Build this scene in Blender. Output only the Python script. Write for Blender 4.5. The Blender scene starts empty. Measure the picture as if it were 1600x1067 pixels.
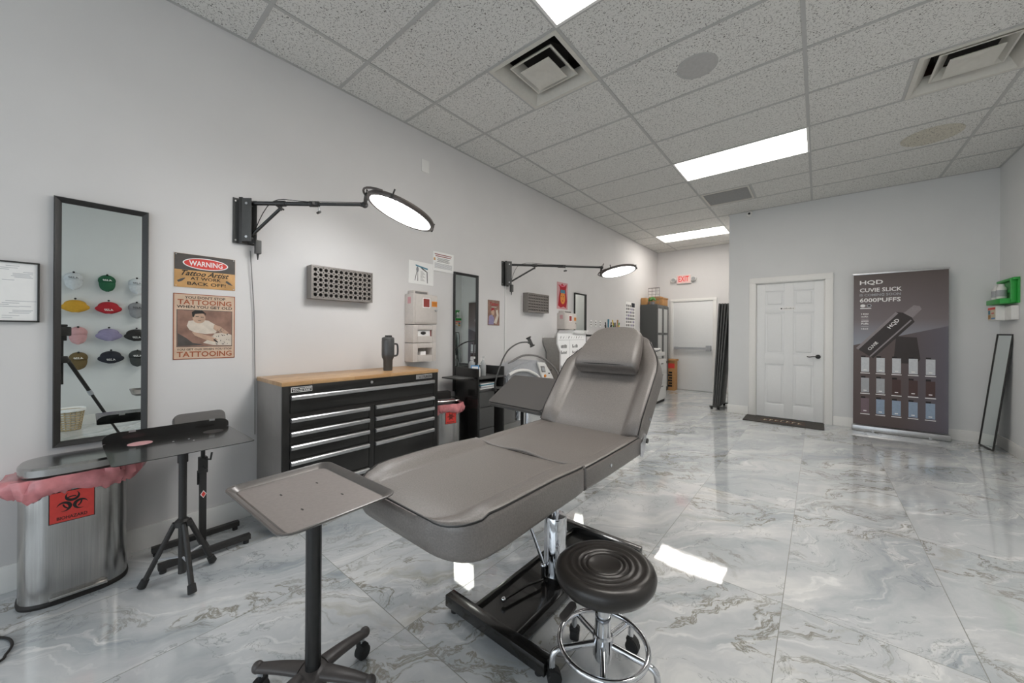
import bpy, bmesh, math, random
from mathutils import Matrix, Vector
random.seed(7)
PI = math.pi
sc = bpy.context.scene
COL = sc.collection
rad = math.radians

# ------------------------------------------------------------------ camera, world, light, exposure
CAMH = 1.2485
cam = bpy.data.objects.new('camera', bpy.data.cameras.new('camera'))
COL.objects.link(cam)
cam.data.sensor_width = 36.0
cam.data.lens = 574.24 * 36.0 / 1600.0
cam.data.shift_y = -11.6 / 1600.0
cam.data.clip_start = 0.02
cam.location = (0, 0, CAMH)
cam.rotation_mode = 'XYZ'
cam.matrix_world = Matrix.Translation((0, 0, CAMH)) @ Matrix.Rotation(rad(39.803), 4, 'Z') @ Matrix.Rotation(rad(90), 4, 'X') @ Matrix.Rotation(rad(0.377), 4, 'Z')
sc.camera = cam

world = bpy.data.worlds.new('world'); sc.world = world
world.use_nodes = True
wn = world.node_tree.nodes; wl = world.node_tree.links
bg = wn['Background']
sky = wn.new('ShaderNodeTexSky'); sky.sky_type = 'HOSEK_WILKIE'; sky.turbidity = 5; sky.ground_albedo = 0.5
sky.sun_direction = (0.3, 0.7, 0.6)
mixw = wn.new('ShaderNodeMixRGB'); mixw.inputs[0].default_value = 0.75
mixw.inputs[2].default_value = (0.86, 0.94, 1.0, 1)
wl.new(sky.outputs[0], mixw.inputs[1]); wl.new(mixw.outputs[0], bg.inputs[0])
bg.inputs[1].default_value = 2.4

# daylight through the storefront: sky portal in the window opening
pl = bpy.data.lights.new('window_portal', 'AREA'); pl.shape = 'RECTANGLE'; pl.size = 4.3; pl.size_y = 2.5
pl.cycles.is_portal = True
po = bpy.data.objects.new('window_portal', pl); COL.objects.link(po)
po.location = (-0.68, -2.58, 1.4); po.rotation_euler = (rad(90), 0, 0)

sc.view_settings.view_transform = 'Standard'
sc.view_settings.look = 'None'
sc.view_settings.gamma = 1.0
sc.view_settings.use_curve_mapping = False
sc.view_settings.exposure = 0.08
sc.cycles.use_denoising = True
sc.cycles.max_bounces = 10
sc.cycles.diffuse_bounces = 6
sc.cycles.glossy_bounces = 5
sc.cycles.sample_clamp_indirect = 6.0
sc.cycles.caustics_reflective = False
sc.cycles.caustics_refractive = False
PANEL_E, RING_E = 11.5, 20.0

# ------------------------------------------------------------------ materials
def lin(h):
    h = h.lstrip('#'); out = []
    for i in (0, 2, 4):
        c = int(h[i:i+2], 16) / 255.0
        out.append(c / 12.92 if c <= 0.04045 else ((c + 0.055) / 1.055) ** 2.4)
    return (*out, 1.0)

def newmat(name):
    m = bpy.data.materials.new(name); m.use_nodes = True
    nt = m.node_tree; return m, nt, nt.nodes['Principled BSDF']

def mat(name, col, rough=0.5, metal=0.0, var=0.06, scale=40, bump=0.0, spec=0.5, coat=0.0, aniso=None, emit=None, es=0.0, trans=0.0):
    m, nt, b = newmat(name)
    c = lin(col)
    tc = nt.nodes.new('ShaderNodeTexCoord')
    nz = nt.nodes.new('ShaderNodeTexNoise'); nz.inputs['Scale'].default_value = scale; nz.inputs['Detail'].default_value = 3
    src = tc.outputs['Object']
    if aniso:
        mp = nt.nodes.new('ShaderNodeMapping'); mp.inputs['Scale'].default_value = aniso
        nt.links.new(src, mp.inputs[0]); src = mp.outputs[0]
    nt.links.new(src, nz.inputs[0])
    r = nt.nodes.new('ShaderNodeValToRGB')
    r.color_ramp.elements[0].position = 0.3; r.color_ramp.elements[1].position = 0.7
    r.color_ramp.elements[0].color = (*[v * (1 - var) for v in c[:3]], 1)
    r.color_ramp.elements[1].color = (*[min(1, v * (1 + var)) for v in c[:3]], 1)
    nt.links.new(nz.outputs[0], r.inputs[0]); nt.links.new(r.outputs[0], b.inputs['Base Color'])
    b.inputs['Roughness'].default_value = rough; b.inputs['Metallic'].default_value = metal
    b.inputs['Specular IOR Level'].default_value = spec
    b.inputs['Coat Weight'].default_value = coat
    b.inputs['Transmission Weight'].default_value = trans
    if bump:
        bp = nt.nodes.new('ShaderNodeBump'); bp.inputs['Strength'].default_value = bump; bp.inputs['Distance'].default_value = 0.002
        nt.links.new(nz.outputs[0], bp.inputs['Height']); nt.links.new(bp.outputs[0], b.inputs['Normal'])
    if emit:
        b.inputs['Emission Color'].default_value = lin(emit); b.inputs['Emission Strength'].default_value = es
    return m

M = {}
M['wall'] = mat('wall_paint', 'd9dada', 0.75, var=0.015, scale=3, bump=0.0)
M['wallL'] = mat('wall_paint_warm', 'd7d5d4', 0.7, var=0.02, scale=2.5)
M['trim'] = mat('trim_paint', 'e8e7e4', 0.45, var=0.01)
M['door'] = mat('door_paint', 'e6e7e7', 0.4, var=0.01)
M['black'] = mat('black_powder_coat', '2b2a29', 0.45, var=0.1, scale=120, bump=0.05)
M['blackgloss'] = mat('black_gloss', '1c1b1a', 0.18, var=0.15, scale=60, coat=0.3)
M['chestblack'] = mat('chest_black', '1b1a18', 0.3, var=0.12, scale=20, coat=0.2)
M['chestside'] = mat('chest_side_grey', '8f8b87', 0.4, metal=0.3, var=0.06, scale=12)
M['rubber'] = mat('black_rubber', '232323', 0.7)
M['leather'] = mat('black_leather', '716b67', 0.42, var=0.16, scale=190, bump=0.5, spec=1.0)
M['leather2'] = mat('smooth_vinyl', '5c5957', 0.5, var=0.05, scale=200, bump=0.15)
M['leatherside'] = mat('black_leather_side', '2f2f30', 0.4, var=0.08, scale=200, bump=0.2)
M['piping'] = mat('piping', '191817', 0.4)
M['stoolseat'] = mat('stool_vinyl', '2b2826', 0.30, var=0.1, scale=200, bump=0.08)
M['chrome'] = mat('chrome', 'd8dade', 0.07, 1.0, var=0.02)
M['alu'] = mat('brushed_aluminium', 'c3c3c4', 0.3, 0.9, var=0.05, scale=60)
M['steel'] = mat('brushed_steel', 'a9a8a6', 0.24, 1.0, var=0.10, scale=60, aniso=(4, 4, 0.05))
M['steeltop'] = mat('steel_lid', 'b0afad', 0.22, 1.0, var=0.04)
M['tray'] = mat('tray_enamel', '8f8885', 0.42, metal=0.25, var=0.05, scale=90)
M['trayrim'] = mat('tray_rim', '6b6866', 0.3, metal=0.5)
M['pole'] = mat('pole_charcoal', '3b3b3b', 0.25, metal=0.5)
M['base'] = mat('base_taupe', '4f4a48', 0.4, var=0.06)
M['wood'] = None
M['white'] = mat('white_plastic', 'dfdedb', 0.45, var=0.02)
M['bwhite'] = mat('white_paper', 'f0efed', 0.8, var=0.01)
M['beige'] = mat('beige_plastic', 'c6bfb9', 0.45, var=0.03)
M['beigedark'] = mat('beige_recess', '8b837d', 0.6)
M['beigedark2'] = mat('display_side_grey', 'a19d97', 0.6)
M['grey'] = mat('grey_plastic', '7a7775', 0.5)
M['greyl'] = mat('light_grey_plastic', 'a8aaae', 0.5)
M['dgrey'] = mat('dark_grey', '4a4a49', 0.5)
M['rackgrey'] = mat('ink_rack_grey', '86807b', 0.45, metal=0.2, var=0.04)
M['hole'] = mat('hole_dark', '33302e', 0.7)
M['red'] = mat('red_print', 'd8433b', 0.5)
M['redbag'] = mat('red_bag', 'ec979b', 0.18, var=0.12, scale=25, bump=0.6, trans=0.25)
M['ink'] = mat('black_ink', '1d1a18', 0.6)
M['dkred'] = mat('dark_red', '8d3a35', 0.5)
M['orange'] = mat('orange_print', 'e08a2e', 0.5)
M['signgold'] = mat('sign_gold', 'c79a63', 0.5, var=0.16, scale=14)
M['signcream'] = mat('sign_cream', 'cdb39c', 0.55, var=0.08, scale=16)
M['rust'] = mat('rust_lettering', '9c4f2b', 0.55)
M['signgrey'] = mat('sign_charcoal', '4c4743', 0.5, var=0.12, scale=20)
M['brownpic'] = mat('picture_brown', '8a6a5c', 0.6, var=0.25, scale=18)
M['skin'] = mat('picture_skin', 'b99a84', 0.6, var=0.12, scale=30)
M['pale'] = mat('picture_pale', 'cfc4b6', 0.6, var=0.08, scale=30)
M['green'] = mat('green_plastic', '2fa043', 0.4)
M['dgreen'] = mat('green_cloth', '1f5a3c', 0.8)
M['yellow'] = mat('yellow_cloth', 'c9982c', 0.8)
M['capred'] = mat('red_cloth', 'a81c28', 0.8)
M['capwhite'] = mat('white_cloth', 'c9ccd0', 0.8)
M['capgrey'] = mat('grey_cloth', '8c8c8f', 0.8)
M['cappink'] = mat('pink_cloth', 'c99a9c', 0.8)
M['caplav'] = mat('lavender_cloth', '8e86a5', 0.8)
M['capnavy'] = mat('navy_cloth', '20222c', 0.8)
M['capolive'] = mat('olive_cloth', '6a5836', 0.8)
M['capchar'] = mat('charcoal_cloth', '3c3e3d', 0.8)
M['blue'] = mat('blue_print', '4a8fc4', 0.5)
M['teal'] = mat('teal_print', '3b7f96', 0.5)
M['pink'] = mat('pink_print', 'd6607a', 0.5)
M['yellowp'] = mat('yellow_print', 'e3c33b', 0.5)
M['card'] = mat('cardboard', 'b88a58', 0.8, var=0.08, scale=20)
M['plant'] = mat('leaf_green', '4f8a3c', 0.5, var=0.2)
M['wicker'] = mat('wicker', 'b9a684', 0.7, var=0.2, scale=60)
M['mirror'] = mat('mirror_glass', 'e2e8e6', 0.0, 1.0, var=0.0)
M['frosted'] = mat('frosted_glass', 'b9bab8', 0.3, var=0.04)
M['cabgrey'] = mat('cabinet_grey', '4b4c4b', 0.45, var=0.04)
M['matgrey'] = mat('doormat_grey', '4a4743', 0.9, var=0.25, scale=50, bump=0.6)
M['cream'] = mat('cream_print', 'd9cdb4', 0.8)
M['lampring'] = mat('lamp_bezel', '5a5350', 0.35, metal=0.4)
M['mug'] = mat('tumbler_grey', '4a4a4b', 0.35, metal=0.3)
M['exitred'] = mat('exit_red', 'b82a28', 0.4, emit='e03a30', es=0.45)
M['exitface'] = mat('exit_face', 'e6c4bf', 0.4, emit='ff9a90', es=0.06)
M['vent'] = mat('vent_white', 'cfccc4', 0.5, var=0.03)
M['duct'] = mat('duct_dark', '24201e', 0.8)
M['spk'] = mat('speaker_grille', 'b5b4b2', 0.7)
M['tbar'] = mat('ceiling_bar', 'b4b4b2', 0.5, var=0.02)
M['ductred'] = mat('duct_brown', '4a2e28', 0.8)
M['clear'] = mat('clear_bottle', 'dfe2e2', 0.15, var=0.01, trans=0.5)
M['panel'] = mat('light_panel', 'f0ebe0', 0.6, var=0.03, scale=8, emit='fff9f2', es=PANEL_E)
M['ring'] = mat('ring_light', 'ffffff', 0.5, emit='ffffff', es=RING_E)
M['bangrad'] = None

def floor_mat():
    m, nt, b = newmat('marble_tile'); N = nt.nodes; L = nt.links
    def n(t, **k):
        x = N.new(t)
        for a, v in k.items(): setattr(x, a, v)
        return x
    def mth(op, a, bb=None, c=None):
        x = n('ShaderNodeMath', operation=op)
        for i, v in enumerate((a, bb, c)):
            if v is None: continue
            if isinstance(v, (int, float)): x.inputs[i].default_value = v
            else: L.new(v, x.inputs[i])
        return x.outputs[0]
    tc = n('ShaderNodeTexCoord'); sep = n('ShaderNodeSeparateXYZ'); L.new(tc.outputs['Object'], sep.inputs[0])
    gx = mth('DIVIDE', mth('ADD', sep.outputs[0], 0.123 + 6.08), 0.608)
    gy = mth('DIVIDE', mth('ADD', sep.outputs[1], -0.912 + 12.19), 1.219)
    ix, iy = mth('FLOOR', gx), mth('FLOOR', gy)
    fx, fy = mth('FRACT', gx), mth('FRACT', gy)
    dx = mth('MULTIPLY', mth('SUBTRACT', 0.5, mth('ABSOLUTE', mth('SUBTRACT', fx, 0.5))), 0.608)
    dy = mth('MULTIPLY', mth('SUBTRACT', 0.5, mth('ABSOLUTE', mth('SUBTRACT', fy, 0.5))), 1.219)
    d = mth('MINIMUM', dx, dy)
    grout = mth('LESS_THAN', d, 0.0016)
    cell = n('ShaderNodeCombineXYZ'); L.new(ix, cell.inputs[0]); L.new(iy, cell.inputs[1])
    wh = n('ShaderNodeTexWhiteNoise', noise_dimensions='3D'); L.new(cell.outputs[0], wh.inputs[0])
    # per-tile offset and a flip, then streaks along one diagonal
    off = n('ShaderNodeVectorMath', operation='SCALE'); L.new(wh.outputs['Color'], off.inputs[0]); off.inputs['Scale'].default_value = 9.0
    add = n('ShaderNodeVectorMath', operation='ADD'); L.new(tc.outputs['Object'], add.inputs[0]); L.new(off.outputs[0], add.inputs[1])
    rot = n('ShaderNodeVectorRotate', rotation_type='Z_AXIS'); L.new(add.outputs[0], rot.inputs['Vector'])
    ang = mth('ADD', mth('MULTIPLY', wh.outputs['Value'], 0.35), -1.05); L.new(ang, rot.inputs['Angle'])
    # warp
    w = n('ShaderNodeTexNoise'); w.inputs['Scale'].default_value = 2.2; w.inputs['Detail'].default_value = 5; L.new(rot.outputs[0], w.inputs[0])
    ws = n('ShaderNodeVectorMath', operation='SUBTRACT'); L.new(w.outputs['Color'], ws.inputs[0]); ws.inputs[1].default_value = (0.5, 0.5, 0.5)
    wsc = n('ShaderNodeVectorMath', operation='SCALE'); L.new(ws.outputs[0], wsc.inputs[0]); wsc.inputs['Scale'].default_value = 0.55
    wa = n('ShaderNodeVectorMath', operation='ADD'); L.new(rot.outputs[0], wa.inputs[0]); L.new(wsc.outputs[0], wa.inputs[1])
    def streak(sx, sy, sc_, det, dist=0.0, rough=0.6):
        mp = n('ShaderNodeMapping'); mp.inputs['Scale'].default_value = (sx, sy, 1); L.new(wa.outputs[0], mp.inputs[0])
        t = n('ShaderNodeTexNoise'); t.inputs['Scale'].default_value = sc_; t.inputs['Detail'].default_value = det
        t.inputs['Distortion'].default_value = dist; t.inputs['Roughness'].default_value = rough
        L.new(mp.outputs[0], t.inputs[0]); return t.outputs[0]
    base = streak(0.55, 2.6, 1.5, 8, 0.3)
    fine = streak(0.7, 6.0, 3.0, 8, 0.4)
    soft = streak(0.8, 1.6, 0.9, 4, 0.2)
    def ramp(src, stops):
        r = n('ShaderNodeValToRGB'); L.new(src, r.inputs[0]); cr = r.color_ramp
        cr.elements[0].position, cr.elements[0].color = stops[0][0], lin(stops[0][1])
        cr.elements[1].position, cr.elements[1].color = stops[-1][0], lin(stops[-1][1])
        for p, c in stops[1:-1]:
            e = cr.elements.new(p); e.color = lin(c)
        return r.outputs[0]
    c1 = ramp(base, [(0.28, '9ca4aa'), (0.42, 'b7bcbf'), (0.54, 'c6c9cb'), (0.66, 'dadbda'), (0.78, 'e9e9e7')])
    def mix(f, a, bb, mode='MIX'):
        x = n('ShaderNodeMixRGB', blend_type=mode)
        for i, v in ((0, f), (1, a), (2, bb)):
            if isinstance(v, (int, float)): x.inputs[i].default_value = v
            elif isinstance(v, tuple): x.inputs[i].default_value = v
            else: L.new(v, x.inputs[i])
        return x.outputs[0]
    fr = n('ShaderNodeMapRange'); L.new(fine, fr.inputs[0]); fr.inputs[1].default_value = 0.56; fr.inputs[2].default_value = 0.72
    c2 = mix(mth('MULTIPLY', fr.outputs[0], 0.75), c1, lin('efefed'))
    # taupe-olive clouds with veins
    v1 = streak(1.0, 2.8, 1.15, 10, 0.9, 0.68)
    vr = n('ShaderNodeMapRange'); L.new(mth('ABSOLUTE', mth('SUBTRACT', v1, 0.5)), vr.inputs[0]); vr.inputs[1].default_value = 0.022; vr.inputs[2].default_value = 0.0
    mk = n('ShaderNodeMapRange'); L.new(soft, mk.inputs[0]); mk.inputs[1].default_value = 0.47; mk.inputs[2].default_value = 0.57
    c3 = mix(mth('MULTIPLY', mth('MULTIPLY', vr.outputs[0], mk.outputs[0]), 0.85), c2, lin('77715f'))
    cl = n('ShaderNodeMapRange'); L.new(v1, cl.inputs[0]); cl.inputs[1].default_value = 0.58; cl.inputs[2].default_value = 0.70
    c4 = mix(mth('MULTIPLY', mth('MULTIPLY', cl.outputs[0], mk.outputs[0]), 0.7), c3, lin('a09a84'))
    # thin crack-like lines
    v2 = streak(0.9, 1.3, 1.1, 12, 1.2, 0.6)
    v2r = n('ShaderNodeMapRange'); L.new(mth('ABSOLUTE', mth('SUBTRACT', v2, 0.47)), v2r.inputs[0]); v2r.inputs[1].default_value = 0.004; v2r.inputs[2].default_value = 0.0
    c5 = mix(mth('MULTIPLY', v2r.outputs[0], 0.55), c4, lin('6b716f'))
    c6 = mix(grout, c5, lin('7c7d77'))
    L.new(c6, b.inputs['Base Color'])
    b.inputs['Roughness'].default_value = 0.035
    rr = n('ShaderNodeMapRange'); L.new(grout, rr.inputs[0]); rr.inputs[3].default_value = 0.035; rr.inputs[4].default_value = 0.5
    L.new(rr.outputs[0], b.inputs['Roughness'])
    b.inputs['Specular IOR Level'].default_value = 0.75
    b.inputs['Coat Weight'].default_value = 0.25; b.inputs['Coat Roughness'].default_value = 0.02
    wv = n('ShaderNodeTexNoise'); wv.inputs['Scale'].default_value = 3.0; wv.inputs['Detail'].default_value = 1; L.new(add.outputs[0], wv.inputs[0])
    wv2 = n('ShaderNodeTexNoise'); wv2.inputs['Scale'].default_value = 14.0; wv2.inputs['Detail'].default_value = 3; L.new(add.outputs[0], wv2.inputs[0])
    bp = n('ShaderNodeBump'); bp.inputs['Strength'].default_value = 0.3; bp.inputs['Distance'].default_value = 0.004
    L.new(mth('MULTIPLY_ADD', wv2.outputs[0], 0.09, wv.outputs[0]), bp.inputs['Height']); L.new(bp.outputs[0], b.inputs['Normal'])
    L.new(bp.outputs[0], b.inputs['Coat Normal'])
    return m
M['floor'] = floor_mat()

def ceil_mat(name='ceiling_tile', tint='dddcd8'):
    m, nt, b = newmat(name); N = nt.nodes; L = nt.links
    tc = N.new('ShaderNodeTexCoord')
    a = N.new('ShaderNodeTexNoise'); a.inputs['Scale'].default_value = 55; a.inputs['Detail'].default_value = 2; a.inputs['Distortion'].default_value = 0.6
    L.new(tc.outputs['Object'], a.inputs[0])
    s = N.new('ShaderNodeMath'); s.operation = 'SUBTRACT'; L.new(a.outputs[0], s.inputs[0]); s.inputs[1].default_value = 0.5
    ab = N.new('ShaderNodeMath'); ab.operation = 'ABSOLUTE'; L.new(s.outputs[0], ab.inputs[0])
    r1 = N.new('ShaderNodeMapRange'); L.new(ab.outputs[0], r1.inputs[0]); r1.inputs[1].default_value = 0.028; r1.inputs[2].default_value = 0.010
    c = N.new('ShaderNodeTexNoise'); c.inputs['Scale'].default_value = 80; c.inputs['Detail'].default_value = 1
    L.new(tc.outputs['Object'], c.inputs[0])
    r2 = N.new('ShaderNodeMapRange'); L.new(c.outputs[0], r2.inputs[0]); r2.inputs[1].default_value = 0.47; r2.inputs[2].default_value = 0.52
    mu = N.new('ShaderNodeMath'); mu.operation = 'MULTIPLY'; L.new(r1.outputs[0], mu.inputs[0]); L.new(r2.outputs[0], mu.inputs[1])
    mx = N.new('ShaderNodeMixRGB'); L.new(mu.outputs[0], mx.inputs[0]); mx.inputs[1].default_value = lin(tint); mx.inputs[2].default_value = lin('55524e')
    L.new(mx.outputs[0], b.inputs['Base Color']); b.inputs['Roughness'].default_value = 0.9
    bp = N.new('ShaderNodeBump'); bp.invert = True; bp.inputs['Strength'].default_value = 0.5; bp.inputs['Distance'].default_value = 0.003
    L.new(mu.outputs[0], bp.inputs['Height']); L.new(bp.outputs[0], b.inputs['Normal'])
    return m
M['ceil'] = ceil_mat()
M['ceilstain'] = ceil_mat('ceiling_patch_tile', 'cdc8ba')

def wood_mat():
    m, nt, b = newmat('butcher_block'); N = nt.nodes; L = nt.links
    tc = N.new('ShaderNodeTexCoord')
    br = N.new('ShaderNodeTexBrick'); br.inputs['Scale'].default_value = 1.0
    br.inputs['Brick Width'].default_value = 0.28; br.inputs['Row Height'].default_value = 0.04; br.inputs['Mortar Size'].default_value = 0.0006
    br.inputs['Color1'].default_value = lin('cfa97c'); br.inputs['Color2'].default_value = lin('b98d5e'); br.inputs['Mortar'].default_value = lin('96714a')
    mp = N.new('ShaderNodeMapping'); mp.inputs['Rotation'].default_value = (0, 0, rad(90)); L.new(tc.outputs['Object'], mp.inputs[0]); L.new(mp.outputs[0], br.inputs[0])
    nz = N.new('ShaderNodeTexNoise'); nz.inputs['Scale'].default_value = 30; mp2 = N.new('ShaderNodeMapping'); mp2.inputs['Scale'].default_value = (6, 0.6, 6)
    L.new(tc.outputs['Object'], mp2.inputs[0]); L.new(mp2.outputs[0], nz.inputs[0])
    mx = N.new('ShaderNodeMixRGB'); mx.blend_type = 'MULTIPLY'; mx.inputs[0].default_value = 0.35
    L.new(br.outputs[0], mx.inputs[1]); L.new(nz.outputs[0], mx.inputs[2]); L.new(mx.outputs[0], b.inputs['Base Color'])
    b.inputs['Roughness'].default_value = 0.3
    return m
M['wood'] = wood_mat()

def grad_mat(name, axis, stops, lo, hi):
    m, nt, b = newmat(name); N = nt.nodes; L = nt.links
    tc = N.new('ShaderNodeTexCoord'); sp = N.new('ShaderNodeSeparateXYZ'); L.new(tc.outputs['Object'], sp.inputs[0])
    mr = N.new('ShaderNodeMapRange'); L.new(sp.outputs[axis], mr.inputs[0]); mr.inputs[1].default_value = lo; mr.inputs[2].default_value = hi
    r = N.new('ShaderNodeValToRGB'); L.new(mr.outputs[0], r.inputs[0])
    r.color_ramp.elements[0].color = lin(stops[0][1]); r.color_ramp.elements[0].position = stops[0][0]
    r.color_ramp.elements[1].color = lin(stops[-1][1]); r.color_ramp.elements[1].position = stops[-1][0]
    for p, c in stops[1:-1]: r.color_ramp.elements.new(p).color = lin(c)
    L.new(r.outputs[0], b.inputs['Base Color']); b.inputs['Roughness'].default_value = 0.45
    return m
M['ban_top'] = grad_mat('banner_print_upper', 2, [(0, 'a3abb8'), (0.45, '756b6d'), (1, '5a4f4c')], 1.0, 2.05)
M['ban_low'] = grad_mat('banner_print_lower', 0, [(0, '5a4d4b'), (0.45, '625d66'), (1, '8d97a8')], 0.0, 0.85)

# ------------------------------------------------------------------ mesh builder
class MB:
    def __init__(s, T=None):
        s.bm = bmesh.new(); s.mats = []; s.T = T or Matrix.Identity(4)
    def mi(s, m):
        if m not in s.mats: s.mats.append(m)
        return s.mats.index(m)
    def _fin(s, before_f, before_v, m, T):
        i = s.mi(m)
        vs = s.bm.verts[:] [before_v:]
        X = s.T @ (T or Matrix.Identity(4))
        for v in vs: v.co = X @ v.co
        for f in s.bm.faces[:][before_f:]: f.material_index = i
    def box(s, lo, hi, m, bev=0.0, T=None, seg=2):
        b = bmesh.new(); bmesh.ops.create_cube(b, size=1)
        lo, hi = Vector(lo), Vector(hi)
        for v in b.verts:
            v.co = Vector(((lo[k] + hi[k]) / 2 + v.co[k] * (hi[k] - lo[k])) for k in range(3))
        if bev > 0:
            bmesh.ops.bevel(b, geom=b.edges[:], offset=bev, segments=seg, profile=0.6, affect='EDGES', clamp_overlap=True)
        s.merge(b, m, T); return s
    def merge(s, b, m, T=None):
        X = s.T @ (T or Matrix.Identity(4)); i = s.mi(m)
        mp = {}
        for v in b.verts: mp[v] = s.bm.verts.new(X @ v.co)
        for f in b.faces:
            try:
                nf = s.bm.faces.new([mp[v] for v in f.verts]); nf.material_index = i; nf.smooth = True
            except ValueError: pass
        b.free(); return s
    def rings(s, rs, m, T=None, cap=True, closed=True):
        b = bmesh.new(); R = [[b.verts.new(p) for p in r] for r in rs]; n = len(rs[0])
        for a, c in zip(R, R[1:]):
            for i in range(n if closed else n - 1):
                j = (i + 1) % n
                b.faces.new((a[i], a[j], c[j], c[i]))
        if cap:
            b.faces.new(R[0][::-1]); b.faces.new(R[-1])
        bmesh.ops.recalc_face_normals(b, faces=b.faces[:])
        return s.merge(b, m, T)
    def cyl(s, p0, p1, r, m, r2=None, n=20, T=None, bev=0.0):
        p0, p1 = Vector(p0), Vector(p1); d = (p1 - p0); L = d.length; d.normalize()
        q = Vector((0, 0, 1)).rotation_difference(d).to_matrix()
        r2 = r if r2 is None else r2
        prof = [(r, 0), (r2, L)] if not bev else [(r - bev, 0), (r, bev), (r2, L - bev), (r2 - bev, L)]
        rs = [[p0 + q @ Vector((rr * math.cos(2*PI*i/n), rr * math.sin(2*PI*i/n), z)) for i in range(n)] for rr, z in prof]
        return s.rings(rs, m, T)
    def lathe(s, prof, m, c=(0, 0, 0), n=32, T=None, sx=1, sy=1):
        rs = [[Vector((c[0] + sx * max(r, 1e-4) * math.cos(2*PI*i/n), c[1] + sy * max(r, 1e-4) * math.sin(2*PI*i/n), c[2] + z)) for i in range(n)] for r, z in prof]
        return s.rings(rs, m, T)
    def tube(s, pts, r, m, n=10, T=None, closed=False, smooth=0):
        P = [Vector(p) for p in pts]
        if smooth:
            Q = []; k = len(P)
            for i in range(k if closed else k - 1):
                p0 = P[(i-1) % k] if (closed or i > 0) else P[0]; p1 = P[i]; p2 = P[(i+1) % k]
                p3 = P[(i+2) % k] if (closed or i + 2 < k) else P[-1]
                for j in range(smooth):
                    t = j / smooth
                    Q.append(0.5 * ((2*p1) + (p2-p0)*t + (2*p0-5*p1+4*p2-p3)*t*t + (3*p1-p0-3*p2+p3)*t**3))
            if not closed: Q.append(P[-1])
            P = Q
        k = len(P); tans = []
        for i in range(k):
            a = P[(i-1) % k] if (closed or i) else P[i]; c = P[(i+1) % k] if (closed or i < k-1) else P[i]
            tans.append((c - a).normalized())
        up = Vector((0, 0, 1)) if abs(tans[0].z) < 0.9 else Vector((1, 0, 0))
        u = tans[0].cross(up).normalized(); rs = []
        for i in range(k):
            t = tans[i]; u = (u - t * u.dot(t)).normalized(); v = t.cross(u)
            rr = r if not callable(r) else r(i / (k - 1))
            rs.append([P[i] + rr * (u * math.cos(2*PI*a/n) + v * math.sin(2*PI*a/n)) for a in range(n)])
        if closed:
            rs.append(rs[0]); return s.rings(rs, m, T, cap=False)
        return s.rings(rs, m, T)
    def prism(s, poly, z0, z1, m, T=None, bev=0.0):
        b = bmesh.new()
        lo = [b.verts.new((x, y, z0)) for x, y in poly]; hi = [b.verts.new((x, y, z1)) for x, y in poly]
        n = len(poly); b.faces.new(lo[::-1]); b.faces.new(hi)
        for i in range(n): b.faces.new((lo[i], lo[(i+1) % n], hi[(i+1) % n], hi[i]))
        bmesh.ops.recalc_face_normals(b, faces=b.faces[:])
        if bev: bmesh.ops.bevel(b, geom=b.edges[:], offset=bev, segments=2, affect='EDGES', clamp_overlap=True)
        return s.merge(b, m, T)
    def ball(s, c, r, m, T=None, n=16, sc_=(1, 1, 1)):
        b = bmesh.new(); bmesh.ops.create_uvsphere(b, u_segments=n, v_segments=max(6, n // 2), radius=r)
        for v in b.verts: v.co = Vector((c[0] + v.co.x * sc_[0], c[1] + v.co.y * sc_[1], c[2] + v.co.z * sc_[2]))
        return s.merge(b, m, T)
    def text(s, txt, x, y, h, m, w=None, T=None, z=0.0012, align='l', shear=0.0, bold=.018):
        cu = bpy.data.curves.new('t', 'FONT'); cu.body = txt; cu.resolution_u = 2; cu.shear = shear; cu.offset = bold
        ob = bpy.data.objects.new('t', cu); COL.objects.link(ob); bpy.context.view_layer.update()
        me = bpy.data.meshes.new_from_object(ob.evaluated_get(bpy.context.evaluated_depsgraph_get()))
        bpy.data.objects.remove(ob); bpy.data.curves.remove(cu)
        xs = [v.co.x for v in me.vertices]; ys = [v.co.y for v in me.vertices]
        if not xs: return s
        sy = h / max(1e-6, max(ys) - min(ys)); wd = max(xs) - min(xs); sx = (w / wd) if w else sy
        x0 = x - (wd * sx / 2 if align == 'c' else (wd * sx if align == 'r' else 0))
        b = bmesh.new(); b.from_mesh(me); bpy.data.meshes.remove(me)
        for v in b.verts: v.co = Vector((x0 + (v.co.x - min(xs)) * sx, y + (v.co.y - min(ys)) * sy, z))
        return s.merge(b, m, T)
    def build(s, name, parent=None, label=None, smooth=35):
        me = bpy.data.meshes.new(name)
        off = WORLD.get(parent.name, Vector((0, 0, 0))) if parent else None
        if off is not None and off.length > 0:
            for v in s.bm.verts: v.co -= off
        for f in s.bm.faces: f.smooth = True
        s.bm.to_mesh(me); s.bm.free()
        for m in s.mats: me.materials.append(m)
        me.set_sharp_from_angle(angle=rad(smooth))
        o = bpy.data.objects.new(name, me); COL.objects.link(o)
        if parent:
            o.parent = parent; WORLD[o.name] = WORLD[parent.name].copy()
        else: WORLD[o.name] = Vector((0, 0, 0))
        if label: o['label'] = label
        return o
WORLD = {}
def rebase(o, p):
    """give a one-mesh thing an origin of its own at p"""
    p = Vector(p)
    for v in o.data.vertices: v.co -= p
    o.location = p; WORLD[o.name] = p.copy(); return o
def thing(name, label, cat, loc, group=None):
    o = bpy.data.objects.new(name, None); COL.objects.link(o); o.location = loc; o.empty_display_size = 0.1
    WORLD[o.name] = Vector(loc)
    return tag(o, label, cat, group)
def tag(o, label, cat, group=None):
    o['label'] = label; o['category'] = cat
    if group: o['group'] = group
    return o
def struct(name, mb, p=None):
    o = mb.build(name); o['kind'] = 'structure'
    return rebase(o, p) if p else o

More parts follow.
